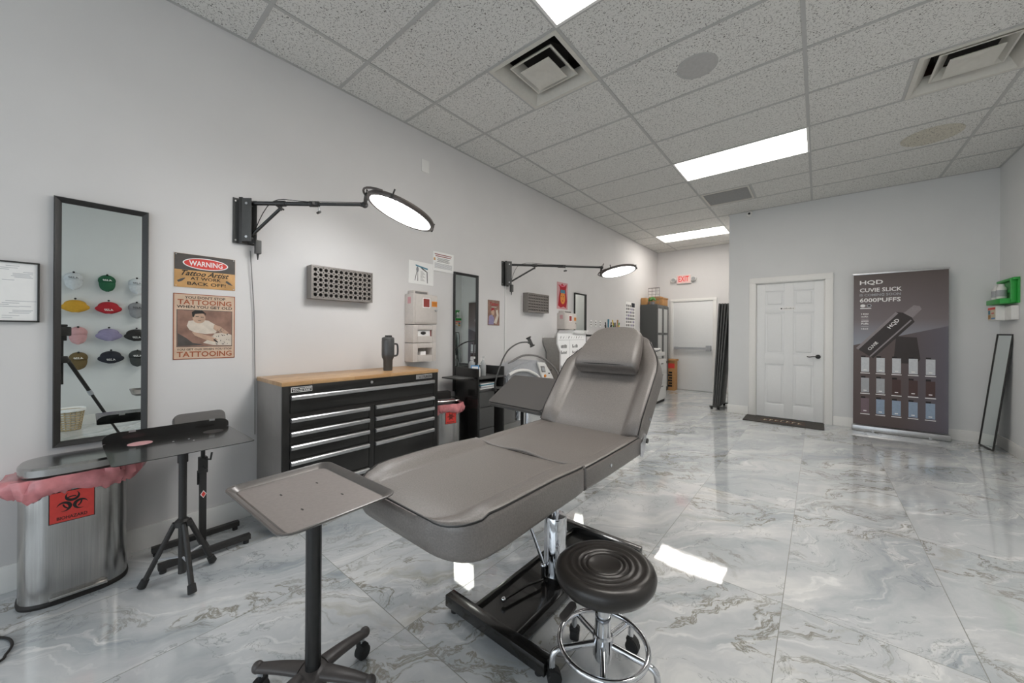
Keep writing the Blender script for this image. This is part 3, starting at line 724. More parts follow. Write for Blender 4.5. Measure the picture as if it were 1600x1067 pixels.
# ------------------------------------------------------------------ wall-mounted ring lamps
def arm_lamp(y, ztop, arm_end, disc_c, N, Mj, label, R=.225, zoff=0.0):
    bx = WX
    t = thing('arm_lamp', label, 'lamp', (bx, y, ztop - .15), 'wall-mounted ring lamps')
    T = LW(y, ztop - .30)
    mb = MB(T).box((-.06, 0, 0), (.07, .30, .006), M['dgrey'], .002)
    for a in (-.045, .055):
        for c in (.02, .28): mb.cyl((a, c, .006), (a, c, .009), .006, M['alu'], n=10)
    plate = mb.build('wall_plate', t)
    ax = Vector((bx + .055, y + .02, 0))
    d = Vector((arm_end[0] - ax.x, arm_end[1] - ax.y, 0)).normalized(); zA = arm_end[2]
    s_ = Vector((-d.y, d.x, 0))
    mb = MB()
    Tb = frame((ax.x, ax.y, ztop - .30), d, (0, 0, 1))
    for q in (-.03, .024): mb.box((-.03, .01, q), (.03, .295, q + .006), M['dgrey'], .001, T=Tb)
    mb.box((-.05, .0, -.03), (-.028, .30, .03), M['black'], .001, T=Tb)
    for z in (.04, .26): mb.cyl((0, z, -.034), (0, z, .034), .008, M['alu'], T=Tb, n=12)
    mb.build('swivel_bracket', t)
    p0 = Vector((ax.x, ax.y, zA)); pe = Vector(arm_end)
    L = (pe - p0).length; u = (pe - p0).normalized()
    mb = MB().cyl(p0, p0 + u * L * .55, .014, M['pole']).cyl(p0 + u * L * .5, pe, .010, M['pole'])
    mb.build('arm', t)
    mb = MB().cyl(p0 + u * L * .52, p0 + u * L * .60, .019, M['black']).box((-.01, -.03, -.01), (.01, 0, .01), M['black'], T=Matrix.Translation(p0 + u * L * .58)).cyl(p0 + u * L * .60 + Vector((0, 0, -.02)), p0 + u * L * .60 + Vector((0, 0, -.06)), .005, M['alu']).cyl(p0 + u * L * .60 + Vector((-.02, 0, -.055)), p0 + u * L * .60 + Vector((.02, 0, -.055)), .008, M['black'])
    mb.build('arm_clamp', t)
    q = p0 + u * L * .27
    mb = MB().cyl(Vector((ax.x, ax.y, zA - .21)) + u * .02, q + Vector((0, 0, -.03)), .010, M['pole']).cyl(q - u * .03, q + u * .03, .019, M['black']).cyl(q, q + Vector((0, 0, -.045)), .009, M['black']).cyl(q + Vector((0, 0, -.03)) - s_ * .03, q + Vector((0, 0, -.03)) + s_ * .03, .006, M['black'])
    mb.build('brace', t)
    mb = MB().box((ax.x - .015, ax.y + .03, zA - .33), (ax.x + .02, ax.y + .065, zA - .24), M['dgrey'], .004).cyl((ax.x, ax.y + .048, zA - .33), (ax.x, ax.y + .048, zA - .37), .008, M['black'], r2=.003).tube([(ax.x, ax.y + .045, zA - .24), (ax.x + .02, ax.y + .02, zA - .20), p0 + u * .15 + Vector((0, 0, .012)), p0 + u * (L * .5) + Vector((0, 0, .016)), pe + Vector((0, 0, .014))], .0025, M['ink'], n=6, smooth=5)
    mb.build('power_adapter', t)
    # head
    C = Vector(disc_c); N = Vector(N).normalized(); U = (Vector(Mj) - N * Vector(Mj).dot(N)).normalized(); V = N.cross(U)
    Td = Matrix(((U.x, V.x, N.x, C.x), (U.y, V.y, N.y, C.y), (U.z, V.z, N.z, C.z), (0, 0, 0, 1)))
    MB(Td).lathe([(.001, -.028), (R * .75, -.026), (R * .96, -.018), (R, -.006), (R, .006), (R * .985, .011), (R * .90, .011), (R * .895, .003), (.001, .003)], M['lampring'], n=56).build('lamp_head', t)
    MB(Td).lathe([(.001, .0085), (R * .89, .0085), (R * .89, .0035), (.001, .0035)], M['ring'], n=56).build('light_disc', t, 'glowing white disc')
    mb = MB()
    h = Td @ Vector((-R, 0, 0))
    mb.tube([pe - u * .03, pe, (pe + h) / 2 + Vector((0, 0, .01)), h], .012, M['black'], smooth=4)
    mb.ball(pe, .022, M['black'])
    pts = [Td @ Vector((R * (1.0 + .12 * math.sin(PI * k / 10)) * math.cos(a), R * (1.0 + .12 * math.sin(PI * k / 10)) * math.sin(a), -.012)) for k, a in enumerate([PI * .72 + PI * .56 * i / 10 for i in range(11)])]
    mb.tube(pts, .007, M['lampring'])
    mb.build('tilt_joint', t)
    MB().tube([pe + Vector((0, 0, .015)), pe + u * .03 + Vector((0, 0, .05)), h + Vector((0, 0, .03)), h], .0028, M['ink'], n=6, smooth=5).build('head_cord', t)
    for a in (PI * .62, -.05 * PI):
        e = Vector((R * math.cos(a), R * math.sin(a), 0))
        MB().cyl(Td @ (e * .97), Td @ (e * 1.0 + Vector((0, 0, -.045))), .005, M['black'], n=8).box((-.008, -.008, -.01), (.008, .008, .012), M['black'], .003, T=Td @ Matrix.Translation(e)).build('edge_clip', t)
def lamp_pose(C, ratio, right, up):
    """normal and long axis of a lamp head that the photo shows as an ellipse of this ratio, its long axis along (right, up)"""
    Fv = Vector((-math.sin(rad(39.803)), math.cos(rad(39.803)), 0)); Rv = Vector((Fv.y, -Fv.x, 0))
    v = (Vector(C) - Vector((0, 0, CAMH))).normalized()
    Mj = Rv * right + Vector((0, 0, up)); Mj = (Mj - v * v.dot(Mj)).normalized()
    P = v.cross(Mj); P = P if P.z < 0 else -P
    return (-v * ratio + P * math.sqrt(1 - ratio * ratio)), Mj
arm_lamp(.74, 2.14, (-2.345, 1.26, 2.11), (-2.085, 1.37, 2.035), *lamp_pose((-2.085, 1.37, 2.035), .28, .89, -.46), 'black wall arm holding a glowing ring lamp above the tool chest')
arm_lamp(3.42, 2.14, (-2.117, 4.309, 2.10), (-1.955, 4.45, 2.055), *lamp_pose((-1.955, 4.45, 2.055), .27, .97, .22), 'black wall arm holding a glowing ring lamp at the further station')

# ------------------------------------------------------------------ ink racks
def ink_rack(y0, y1, z0, z1, nc, nr, label):
    d = .085
    t = thing('ink_rack', label, 'ink rack', (WX, (y0 + y1) / 2, z0), 'wall-mounted ink bottle racks')
    T = LW(0, 0)
    mb = MB(T); r = (y1 - y0 - .03) / nc * .36
    # shell: top, bottom, sides, and a front plate pierced by the round sockets
    mb.box((y0, z0, 0), (y1, z0 + .012, d), M['rackgrey']).box((y0, z1 - .012, 0), (y1, z1, d), M['rackgrey']).box((y0, z0 + .012, 0), (y0 + .01, z1 - .012, d), M['rackgrey']).box((y1 - .01, z0 + .012, 0), (y1, z1 - .012, d), M['rackgrey'])
    cw_ = (y1 - y0 - .02) / nc; ch_ = (z1 - z0 - .024) / nr; n = 16
    b = bmesh.new()
    for i in range(nc):
        for j in range(nr):
            cx_, cz = y0 + .01 + cw_ * (i + .5), z0 + .012 + ch_ * (j + .5)
            rim, sq_ = [], []
            for k in range(n):
                a = 2 * PI * (k + .5) / n; ca, sa = math.cos(a), math.sin(a); m_ = max(abs(ca), abs(sa))
                rim.append((cx_ + r * ca, cz + r * sa)); sq_.append((cx_ + cw_ / 2 * ca / m_, cz + ch_ / 2 * sa / m_))
            R1 = [b.verts.new((x, z, d - .004)) for x, z in rim]; S1 = [b.verts.new((x, z, d - .004)) for x, z in sq_]
            R2 = [b.verts.new((x, z - .004, d - .055)) for x, z in rim]
            for k in range(n):
                k2 = (k + 1) % n
                b.faces.new((S1[k], S1[k2], R1[k2], R1[k])); b.faces.new((R1[k], R1[k2], R2[k2], R2[k]))
    bmesh.ops.remove_doubles(b, verts=b.verts[:], dist=.0003)
    mb.merge(b, M['rackgrey']); mb.build('case', t)
    MB(T).box((y0 + .01, z0 + .012, .005), (y1 - .01, z1 - .012, d - .054), M['hole']).build('back_panel', t)
ink_rack(1.14, 1.628, 1.505, 1.755, 12, 6, 'grey rack of empty round ink sockets above the tool chest')
ink_rack(3.79, 4.27, 1.54, 1.79, 12, 6, 'grey rack of empty round ink sockets below the further lamp arm')

# ------------------------------------------------------------------ sharps box and glove dispensers
def sharps(y0, y1, z0, z1, label):
    t = thing('sharps_box', label, 'sharps container', (WX, (y0 + y1)/2, z0), 'beige wall sharps boxes')
    T = LW(0, 0); d = .135
    MB(T).box((y0, z0, 0), (y1, z1, d), M['beige'], .006).box((y0 + .03, z1, .01), (y1 - .08, z1 + .035, d * .75), M['beige'], .004).box((y0 + .045, z1 + .006, .05), (y1 - .095, z1 + .026, d * .75 + .001), M['grey']).build('body', t)
    MB(T).box((y0 + .02, z0 + .012, d), (y1 - .006, z1 - .012, d + .008), M['beige'], .003).build('door', t)
    MB(T).box((y0 + .10, z1 - .125, d + .008), (y0 + .185, z1 - .035, d + .009), M['bwhite']).box((y0 + .108, z1 - .118, d + .009), (y0 + .177, z1 - .042, d + .0095), M['dkred']).build('sticker', t, 'dark red sticker with white border')
    mb = MB(T).box((y1 - .072, z1 - .11, d + .008), (y1 - .008, z1 - .06, d + .009), M['orange'])
    MB(T).box((y0 - .0005, z1 - .09, .05), (y0, z1 - .03, .10), M['cappink']).build('side_label', t)
    for k in range(3): mb.box((y1 - .068, z1 - .075 - k * .012, d + .009), (y1 - .014, z1 - .072 - k * .012, d + .0095), M['ink'])
    mb.build('sticker', t, 'orange warning sticker')
    MB(T).cyl((y1 - .022, z1 - .145, d + .008), (y1 - .022, z1 - .145, d + .02), .011, M['alu'], n=14).box((y1 - .05, z1 - .15, d + .02), (y1 - .015, z1 - .14, d + .024), M['alu'], .002).build('lock', t)
def glove_box(y0, y1, z0, z1, label, full):
    t = thing('glove_dispenser', label, 'glove dispenser', (WX, (y0 + y1)/2, z0), 'beige glove dispensers under the sharps box')
    T = LW(0, 0); d = .13; a, b_, c, e = y0 + .055, y1 - .045, z0 + .06, z1 - .045
    mb = MB(T).box((y0, z0, 0), (y1, z1, .02), M['beige'], .003).box((y0, z0, .02), (a, z1, d), M['beige'], .004).box((b_, z0, .02), (y1, z1, d), M['beige'], .004).box((a, z0, .02), (b_, c, d), M['beige'], .003).box((a, e, .02), (b_, z1, d), M['beige'], .003)
    mb.build('body', t)
    if full:
        mb = MB(T).box((a + .005, c, .03), (b_ - .004, e - .003, d - .02), M['bwhite'], .003).ball(((a + b_) / 2 - .01, (c + e) / 2, d - .018), .03, M['ink'], sc_=(1, .5, .5)).box((b_ - .012, c, d - .02), (b_ - .004, e - .003, d - .015), M['dkred'])
        mb.build('glove_box', t, 'box of black gloves')
    else:
        MB(T).box(((a + b_) / 2 - .03, c - .02, .03), ((a + b_) / 2 + .03, c + .035, d - .03), M['bwhite'], .003).build('glove_box', t, 'white glove box end')
sharps(1.996, 2.272, 1.335, 1.615, 'beige locking sharps box above the two glove dispensers')
glove_box(2.0, 2.265, 1.162, 1.328, 'beige glove dispenser with black gloves, directly under the sharps box', True)
glove_box(2.0, 2.265, .985, 1.158, 'beige glove dispenser nearly empty, lowest of the stack', False)
sharps(4.61, 4.93, 1.325, 1.565, 'beige sharps box under the red poster')

# ------------------------------------------------------------------ biohazard bins
def biohazard(mb, T, s_, m, z=.0012):
    """the trefoil sign, unit radius about 1"""
    def crescent(ang):
        pts = []; n = 22
        for k in range(n + 1):
            a = rad(-50 + 280 * k / n); pts.append((.62 * math.cos(a), .62 * math.sin(a)))
        for k in range(n, -1, -1):
            a = rad(-50 + 280 * k / n); pts.append((.44 * math.cos(a), .10 * 1 + .44 * math.sin(a) + .06))
        # open upward: rotate so the gap points outward
        return pts
    for k in range(3):
        Tk = T @ Matrix.Rotation(rad(120 * k), 4, 'Z') @ Matrix.Translation((0, .60 * s_, 0)) @ Matrix.Scale(s_, 4)
        n = 20; o_, i_ = [], []
        for q in range(n + 1):
            a = rad(125 + 290 * q / n)
            w_ = .25 * math.sin(PI * q / n) + .015
            o_.append((.50 * math.cos(a), .50 * math.sin(a))); i_.append(((.50 - w_) * math.cos(a), (.50 - w_) * math.sin(a)))
        b = bmesh.new(); O_ = [b.verts.new((x, y, z / s_)) for x, y in o_]; I_ = [b.verts.new((x, y, z / s_)) for x, y in i_]
        for q in range(n): b.faces.new((O_[q], O_[q+1], I_[q+1], I_[q]))
        mb.merge(b, m, Tk)
    b = bmesh.new(); n = 60; O_, I_ = [], []
    for q in range(n):
        a = 2 * PI * q / n; O_.append(b.verts.new((.66 * s_ * math.cos(a), .66 * s_ * math.sin(a), z + .0002))); I_.append(b.verts.new((.54 * s_ * math.cos(a), .54 * s_ * math.sin(a), z + .0002)))
    for q in range(n):
        if math.cos(3 * (2 * PI * q / n) - PI / 2 - PI) > .05:
            b.faces.new((O_[q], O_[(q+1) % n], I_[(q+1) % n], I_[q]))
    mb.merge(b, m, T)

def bin_(cx_, cy_, W, D, H, label, lidded, rot=0.0, lab_w=.14, lab_y=0.0):
    """oval pedal bin, long side along local x, front towards local -y"""
    T = Matrix.Translation((cx_, cy_, 0)) @ Matrix.Rotation(rot, 4, 'Z')
    t = thing('pedal_bin', label, 'bin', (cx_, cy_, 0), 'steel pedal bins with red biohazard bags')
    def oval(a, b_, z, n=56, p=3.0):
        out = []
        for i in range(n):
            th = 2 * PI * i / n; c, s_ = math.cos(th), math.sin(th)
            out.append(Vector((a * math.copysign(abs(c) ** (2 / p), c), b_ * math.copysign(abs(s_) ** (2 / p), s_), z)))
        return out
    a, b_ = W / 2, D / 2
    MB(T).rings([oval(a + .004, b_ + .004, 0), oval(a + .006, b_ + .006, .012), oval(a + .001, b_ + .001, .022)], M['ink']).build('base_ring', t)
    MB(T).rings([oval(a, b_, .02), oval(a, b_, H - .05), oval(a - .004, b_ - .004, H - .03), oval(a - .02, b_ - .02, H - .03)], M['steel']).build('body', t)
    # bag: crumpled skirt around the rim
    rg = random.Random(int(cx_ * 100)); rs = []; n = 72
    ph = [rg.uniform(0, 6) for _ in range(6)]
    for j, (off, z) in enumerate(((-.008, -.005), (.012, .0), (.020, -.020), (.024, -.045), (.020, -.072), (.006, -.085))):
        r_ = []
        for i, p in enumerate(oval(a, b_, H - .02 + z, n)):
            th = 2 * PI * i / n
            wv = .5 * math.sin(7 * th + ph[0] + j * .5) + .35 * math.sin(13 * th + ph[1] - j) + .25 * math.sin(23 * th + ph[2] + j)
            ends = abs(math.cos(th)) ** 4
            k = off + (.014 * wv + .006 * math.sin(37 * th + ph[5] + 1.7 * j) if j else 0) + ((.045 if lidded else .015) * ends * math.sin(PI * min(1, j / 4)) if j else 0)
            dirv = Vector((p.x / a, p.y / b_, 0)).normalized()
            r_.append(Vector((p.x + dirv.x * k, p.y + dirv.y * k, p.z + .012 * math.sin(5 * th + ph[3]) * (j / 5) - .02 * ends * (j / 5) + (rg.uniform(-.007, .007) + .006 * math.sin(31 * th + 2 * j + ph[4])) * (j > 1))))
        rs.append(r_)
    MB(T).rings(rs, M['redbag'], cap=False).build('bin_bag', t, 'crumpled translucent red bag', smooth=60)
    if lidded:
        Z = H + .018
        MB(T).rings([oval(a - .012, b_ - .012, Z - .03), oval(a + .002, b_ + .002, Z - .03), oval(a + .003, b_ + .003, Z), oval(a - .005, b_ - .005, Z + .010), oval(a - .05, b_ - .04, Z + .013), oval(.01, .008, Z + .014)], M['steeltop']).build('lid', t)
    else:
        MB(T).rings([oval(a - .002, b_ - .002, H + .004), oval(a, b_, H + .008), oval(a - .004, b_ - .004, H + .015), oval(a - .014, b_ - .014, H + .012)], M['steeltop'], cap=False).build('rim', t)
        MB(T).box((-.06, b_ * .2, H + .005), (.08, b_ * .9, H + .075), M['ink'], .006).build('lid', t, 'black inner lid raised open')
    # pedal
    MB(T).box((-.08, -b_ - .022, .030), (.10, -b_ + .01, .044), M['steeltop'], .005).box((-.075, -b_ - .006, .005), (.095, -b_ + .003, .032), M['ink']).build('pedal', t)
    # label, sheet follows the flat front
    lw, lh = lab_w, lab_w * 1.02
    Tl = T @ frame((lab_y - lw / 2, -b_ - .0022, H - .05 - lh - .043), (1, 0, 0), (0, 0, 1))
    mb = MB(Tl).box((0, 0, 0), (lw, lh, .0012), M['ink']).box((.003, .003, .0012), (lw - .003, lh - .003, .0018), M['red'])
    biohazard(mb, Tl @ Matrix.Translation((lw / 2, lh * .60, .001)) if False else Matrix.Translation((lw / 2, lh * .60, .001)), lw * .33, M['ink'])
    mb.text('BIOHAZARD', lw / 2, lh * .09, lh * .105, M['ink'], w=lw * .66, z=.0024, align='c')
    mb.build('warning_label', t, 'orange-red biohazard label')
bin_(-2.80, .020, .345, .27, .605, 'steel pedal bin with red bag and biohazard label, below the first mirror', True, rot=rad(90), lab_w=.139, lab_y=-.012)
bin_(-2.80, 2.335, .30, .25, .60, 'steel bin with red biohazard bag between the tool chest and the black desk', False, rot=rad(70), lab_w=.11, lab_y=.02)

# ------------------------------------------------------------------ tripod tray and armrest stand
t = thing('tripod_tray', 'black tripod work tray standing in front of the armrest stand', 'work tray', (-2.44, .36, 0))
def rrect(w_, h_, r, n=5):
    out = []
    for cx_, cy_, a0 in ((w_/2 - r, h_/2 - r, 0), (-w_/2 + r, h_/2 - r, 90), (-w_/2 + r, -h_/2 + r, 180), (w_/2 - r, -h_/2 + r, 270)):
        for k in range(n + 1):
            a = rad(a0 + 90 * k / n); out.append((cx_ + r * math.cos(a), cy_ + r * math.sin(a)))
    return out
Tt = Matrix.Translation((-2.44, .353, .697)) @ Matrix.Rotation(rad(1), 4, 'Z')
mb = MB(Tt).prism(rrect(.47, .50, .02), -.003, 0, M['blackgloss'])
mb.prism(ell(-.13, -.13, .045, .045, 28), .0, .0008, M['cappink']).prism(ell(-.14, .16, .045, .045, 28), .0, .0008, M['hole'])
for x, y in ((-.05, -.02), (-.05, .04), (0, .05)): mb.prism(ell(x, y, .004, .004, 10), 0, .001, M['alu'])
mb.build('tray_top', t)
fl = [(-.25, 0), (.25, 0), (.25, .02)] + [(.25 - .05 + .05 * math.cos(rad(a)), .02 + .03 * math.sin(rad(a))) for a in range(0, 91, 15)] + [(-.20 - .05 * math.sin(rad(a)), .02 + .03 * math.cos(rad(a))) for a in range(0, 91, 15)]
MB(Tt).prism(fl, -.0015, .0015, M['blackgloss'], T=frame((-.235, 0, 0), (0, 1, 0), (0, 0, 1))).box((-.2365, -.16, .042), (-.232, -.135, .052), M['alu']).box((-.2365, .16, .042), (-.232, .185, .052), M['alu']).build('back_flange', t)
tx, ty = -2.43, .36
MB().cyl((tx, ty, .05), (tx, ty, .69), .016, M['black']).cyl((tx, ty, .60), (tx, ty, .69), .021, M['black']).box((tx - .05, ty - .05, .68), (tx + .05, ty + .05, .692), M['black'], .003).build('pole', t)
MB().lathe([(.02, .28), (.03, .285), (.03, .31), (.02, .32)], M['black'], (tx, ty, 0), n=20).box((tx + .02, ty + .01, .29), (tx + .05, ty + .03, .31), M['black'], .004).build('collar', t)
for k, a in enumerate((240, 5, 120)):
    d = Vector((math.cos(rad(a)), math.sin(rad(a)), 0)); p = Vector((tx, ty, .30)) + d * .03; q = Vector((tx, ty, .03)) + d * .15
    lg = MB().cyl(p, q, .0115, M['black'], n=12).build('leg', t)
    MB().cyl(q - (q - p).normalized() * .02, q + (q - p).normalized() * .022, .016, M['rubber'], r2=.018, n=14, bev=.003).build('rubber_foot', lg)
    MB().cyl((tx + d.x * .015, ty + d.y * .015, .13), p.lerp(q, .62), .005, M['greyl'], n=8).build('strut', t)
t = thing('armrest_stand', 'black padded armrest stand against the wall behind the tripod tray', 'armrest stand', (-2.72, .49, 0))
for x in (-2.83, -2.60):
    MB().box((x - .018, .29, .022), (x + .018, .69, .052), M['black'], .003).cyl((x, .31, 0), (x, .31, .022), .014, M['rubber'], n=12).cyl((x, .67, 0), (x, .67, .022), .014, M['rubber'], n=12).build('foot_bar', t)
MB().box((-2.84, .475, .03), (-2.59, .505, .05), M['black'], .002).build('cross_bar', t)
MB().box((-2.735, .475, .05), (-2.705, .505, .50), M['black'], .002).box((-2.729, .481, .45), (-2.711, .499, .70), M['black'], .001).box((-2.74, .47, .44), (-2.70, .51, .53), M['black'], .003).build('column', t)
MB().tube([(-2.70, .50, .52), (-2.67, .515, .52), (-2.665, .52, .56)], .005, M['black'], n=8).cyl((-2.70, .49, .475), (-2.65, .495, .475), .005, M['black'], n=8).box((-2.745, .468, .37), (-2.735, .476, .45), M['black']).build('adjusting_lever', t)
Ta = frame((-2.775, .485, .70), (0, 1, 0), Vector((-.35, 0, 1)).normalized())
MB(Ta).prism(rrect(.235, .155, .03), -.02, .03, M['leather2'], bev=.012).build('armrest_pad', t)
MB().prism([(-2.706, .26), (-2.676, .23), (-2.706, .20)], 0, .001, M['red'], T=Matrix.Identity(4)).bm.free()
MB(frame((-2.703, .49, .32), (0, 1, 0), (0, 0, 1))).prism([(0, .022), (.014, 0), (0, -.022), (-.014, 0)], 0, .0012, M['bwhite']).prism([(0, .017), (.010, 0), (0, -.017), (-.010, 0)], .0012, .002, M['red']).build('warning_sticker', t, 'small red warning diamond')

# ------------------------------------------------------------------ tool chest
CY0, CY1, CFX, CTZ = .822, 2.012, -2.50, .918
t = thing('tool_chest', 'black rolling tool chest with silver drawer pulls and wooden top', 'tool chest', (-2.74, 1.417, 0))
MB().box((-2.965, CY0, .09), (CFX - .012, CY1, CTZ), M['chestside'], .003).box((CFX - .012, CY0 + .001, .09), (CFX, CY0 + .042, CTZ), M['chestblack'], .001).box((CFX - .012, CY1 - .042, .09), (CFX, CY1, CTZ), M['chestblack'], .001).box((CFX - .012, CY0 + .042, .865), (CFX, CY1 - .042, CTZ), M['chestblack'], .001).box((CFX - .012, 1.388, .09), (CFX, 1.428, .725), M['chestblack'], .001).box((CFX - .0121, CY0 + .04, .09), (CFX - .006, CY1 - .04, .87), M['ink']).build('cabinet_body', t)
MB().box((-2.967, CY0 - .004, CTZ), (CFX + .004, CY1 + .004, CTZ + .026), M['wood'], .003).build('wooden_top', t, 'pale butcher block top')
def drawer(y0, y1, z0, z1):
    d = MB().box((CFX - .011, y0, z0), (CFX + .001, y1, z1), M['chestblack'], .002).build('drawer', t)
    prof = [(CFX, z1 - .004), (CFX + .018, z1 - .004), (CFX + .024, z1 - .010), (CFX + .022, z1 - .027), (CFX + .018, z1 - .031), (CFX, z1 - .029)]
    MB().rings([[Vector((x, y, z)) for x, z in prof] for y in (y0 + .002, y1 - .002)], M['alu']).build('handle', d, 'full-width silver pull')
drawer(CY0 + .046, CY1 - .046, .748, .862)
RW_ = [.722, .636, .552, .455, .28]
for i, z1 in enumerate(RW_):
    z0 = (RW_[i + 1] if i + 1 < len(RW_) else .10) + .008
    drawer(CY0 + .046, 1.385, z0, z1); drawer(1.431, CY1 - .046, z0, z1)
Tc = frame((CFX, 0, 0), (0, 1, 0), (0, 0, 1))
mb = MB(Tc).box((.872, .876, 0), (.995, .908, .001), M['bwhite']).box((.875, .879, .001), (.992, .905, .0013), M['ink'])
mb.text('BALL BEARING', .9335, .893, .009, M['bwhite'], w=.107, z=.0016, align='c').text('DRAWER SLIDES', .9335, .882, .008, M['bwhite'], w=.10, z=.0016, align='c')
mb.build('slides_label', t, 'small black and white label')
mb = MB(Tc).box((1.79, .876, 0), (1.95, .912, .003), M['alu'], .001).text('YUKON', 1.90, .883, .021, M['ink'], w=.085, z=.0035, align='c')
mb.text('U', 1.826, .884, .018, M['ink'], w=.018, z=.0035, align='c').box((1.845, .88, .003), (1.847, .906, .0037), M['ink'])
mb.build('name_plate', t, 'silver YUKON plate')
MB(Tc).cyl((1.405, .892, 0), (1.405, .892, .006), .010, M['alu'], n=18).build('lock', t)
for x in (-2.90, -2.56):
    for y in (.89, 1.94): MB().cyl((x - .018, y, .045), (x + .018, y, .045), .045, M['rubber'], n=20).box((x - .022, y - .02, .05), (x + .022, y + .02, .09), M['alu']).build('caster', t)
MB().tube([(-2.90, CY1, .80), (-2.90, CY1 + .035, .80), (-2.56, CY1 + .035, .80), (-2.56, CY1, .80)], .010, M['chestblack']).build('side_handle', t)

t = thing('travel_mug', 'dark grey insulated mug with handle on the wooden chest top', 'mug', (-2.71, 1.665, CTZ + .026))
mz = CTZ + .026
MB().lathe([(.001, 0), (.034, 0), (.036, .01), (.037, .085), (.048, .11), (.05, .13), (.05, .245), (.048, .25), (.001, .25)], M['mug'], (-2.71, 1.665, mz)).build('body', t)
MB().lathe([(.001, .25), (.048, .25), (.050, .254), (.047, .268), (.03, .275), (.001, .275)], M['dgrey'], (-2.71, 1.665, mz)).box((-2.735, 1.65, mz + .272), (-2.69, 1.69, mz + .288), M['black'], .004).build('lid', t)
MB().tube([(-2.71, 1.705, mz + .215), (-2.71, 1.745, mz + .215), (-2.71, 1.755, mz + .19), (-2.71, 1.755, mz + .14), (-2.71, 1.745, mz + .12), (-2.71, 1.705, mz + .115)], .008, M['mug'], smooth=3).build('handle', t)

# ------------------------------------------------------------------ cushions
def loft(mb, st, m, T=None, mside=None, zlift=0.0):
    """st: stations (y, half width, top z, thickness, bolster height, bolster width, edge radius)"""
    rs = []
    for (y, w_, zt, th, bh, bw, r) in st:
        top = []; K = 60
        for k in range(K + 1):
            u_ = -math.cos(PI * k / K); x = w_ * u_; e = w_ - abs(x); z = zt
            if e < r: z -= r - math.sqrt(max(0, r*r - (r - e)**2))
            if bh and e < bw: z += 1.6 * bh * (1 - (e / bw) ** 3.4)
            top.append(Vector((x, y, z)))
        zb = zt - th; rb = min(r, w_ * .9)
        bot = []
        for k in range(7):
            a = rad(90 * k / 6); bot.append(Vector((w_ - rb + rb * math.cos(a) * 1.0, y, zb + rb - rb * math.sin(a))))
        botl = [Vector((-p.x, p.y, p.z)) for p in reversed(bot)]
        rs.append(top + bot + botl)
    mb.rings(rs, m, T)
    if mside:
        pass
def edge_pipe(st, T, r=.004, inset=.012, front=True):
    L = [(-(w_ - inset), y, zt - .006 + (bh * 1.6)) for (y, w_, zt, th, bh, bw, e) in st]
    Rr = [(w_ - inset, y, zt - .006 + (bh * 1.6)) for (y, w_, zt, th, bh, bw, e) in st]
    return L + Rr[::-1]
def corner(y0, y1, w0, w1, n=7):
    """stations (y, w) along a quarter-ellipse corner from (y0,w0) to (y1,w1)"""
    return [(y0 + (y1 - y0) * math.sin(rad(90 * k / n)), w1 + (w0 - w1) * math.cos(rad(90 * k / n))) for k in range(n + 1)]

BX = -1.065
t = thing('tattoo_bed', 'black leather reclining tattoo bed on a chrome hydraulic column', 'tattoo bed', (BX, 1.55, 0))
Tb = Matrix.Translation((BX, 0, 0))
# leg rest
st = [(1.362, .318, .686, .085, .004, .09, .02), (1.355, .326, .690, .098, .010, .10, .022), (1.30, .329, .690, .10, .012, .11, .022), (1.15, .330, .690, .10, .018, .115, .022), (.98, .330, .690, .105, .019, .115, .022), (.86, .328, .690, .11, .019, .115, .024), (.80, .320, .690, .115, .018, .11, .026)]
for y, w_ in corner(.80, .69, .320, .20)[1:]:
    f = (.80 - y) / .11
    st.append((y, w_, .690 - .010 * f * f, .115 - .025 * f * f, .013 - .004 * f, .10, .028))
st += [(.682, .185, .668, .055, .004, .08, .02), (.678, .16, .655, .03, 0, .08, .012)]
mb = MB(Tb); loft(mb, st, M['leather']); leg_c = mb.build('leg_rest', t, smooth=50)
MB(Tb).tube(edge_pipe(st[1:-2], None, inset=.006), .0035, M['piping'], n=6).build('piping', leg_c)
# seat
st = [(1.372, .318, .686, .085, .003, .06, .02), (1.380, .327, .690, .098, .004, .06, .02), (1.55, .329, .690, .10, .004, .06, .02), (1.80, .329, .690, .10, .004, .06, .02), (1.99, .328, .690, .10, .004, .06, .02), (2.0, .322, .686, .09, .003, .06, .02)]
mb = MB(Tb); loft(mb, st, M['leather']); seat_c = mb.build('seat', t, smooth=50)
MB(Tb).tube(edge_pipe(st[1:-1], None, inset=.006), .0035, M['piping'], n=6).build('piping', seat_c)
MB(Tb).tube([(-.32 + .64 * k / 20, 1.367, .692 + .006 * math.cos(4 * PI * k / 20)) for k in range(21)], .007, M['leather'], n=8).build('welt_seam', seat_c)
# backrest
BA = 46.5
Tk = Matrix.Translation((BX, 1.975, .675)) @ Matrix.Rotation(rad(BA), 4, 'X')
sb = [(.0, .318, .010, .08, .004, .11, .02), (.012, .327, .016, .096, .014, .115, .024), (.10, .329, .016, .10, .026, .11, .024), (.30, .330, .016, .10, .026, .11, .024), (.44, .330, .016, .10, .026, .11, .024), (.50, .322, .016, .10, .026, .11, .024), (.56, .300, .016, .10, .016, .11, .024), (.62, .270, .016, .10, .012, .10, .024), (.68, .235, .016, .095, .008, .09, .024)]
for y, w_ in corner(.70, .765, .22, .11, 6)[0:]:
    sb.append((y, w_, .014, .09, .004, .06, .022))
sb.append((.772, .09, .0, .05, 0, .05, .015))
mb = MB(Tk); loft(mb, sb, M['leather']); back_c = mb.build('backrest', t, smooth=50)
MB(Tk).tube(edge_pipe(sb[1:-2], None, inset=.006), .0035, M['piping'], n=6).build('piping', back_c)
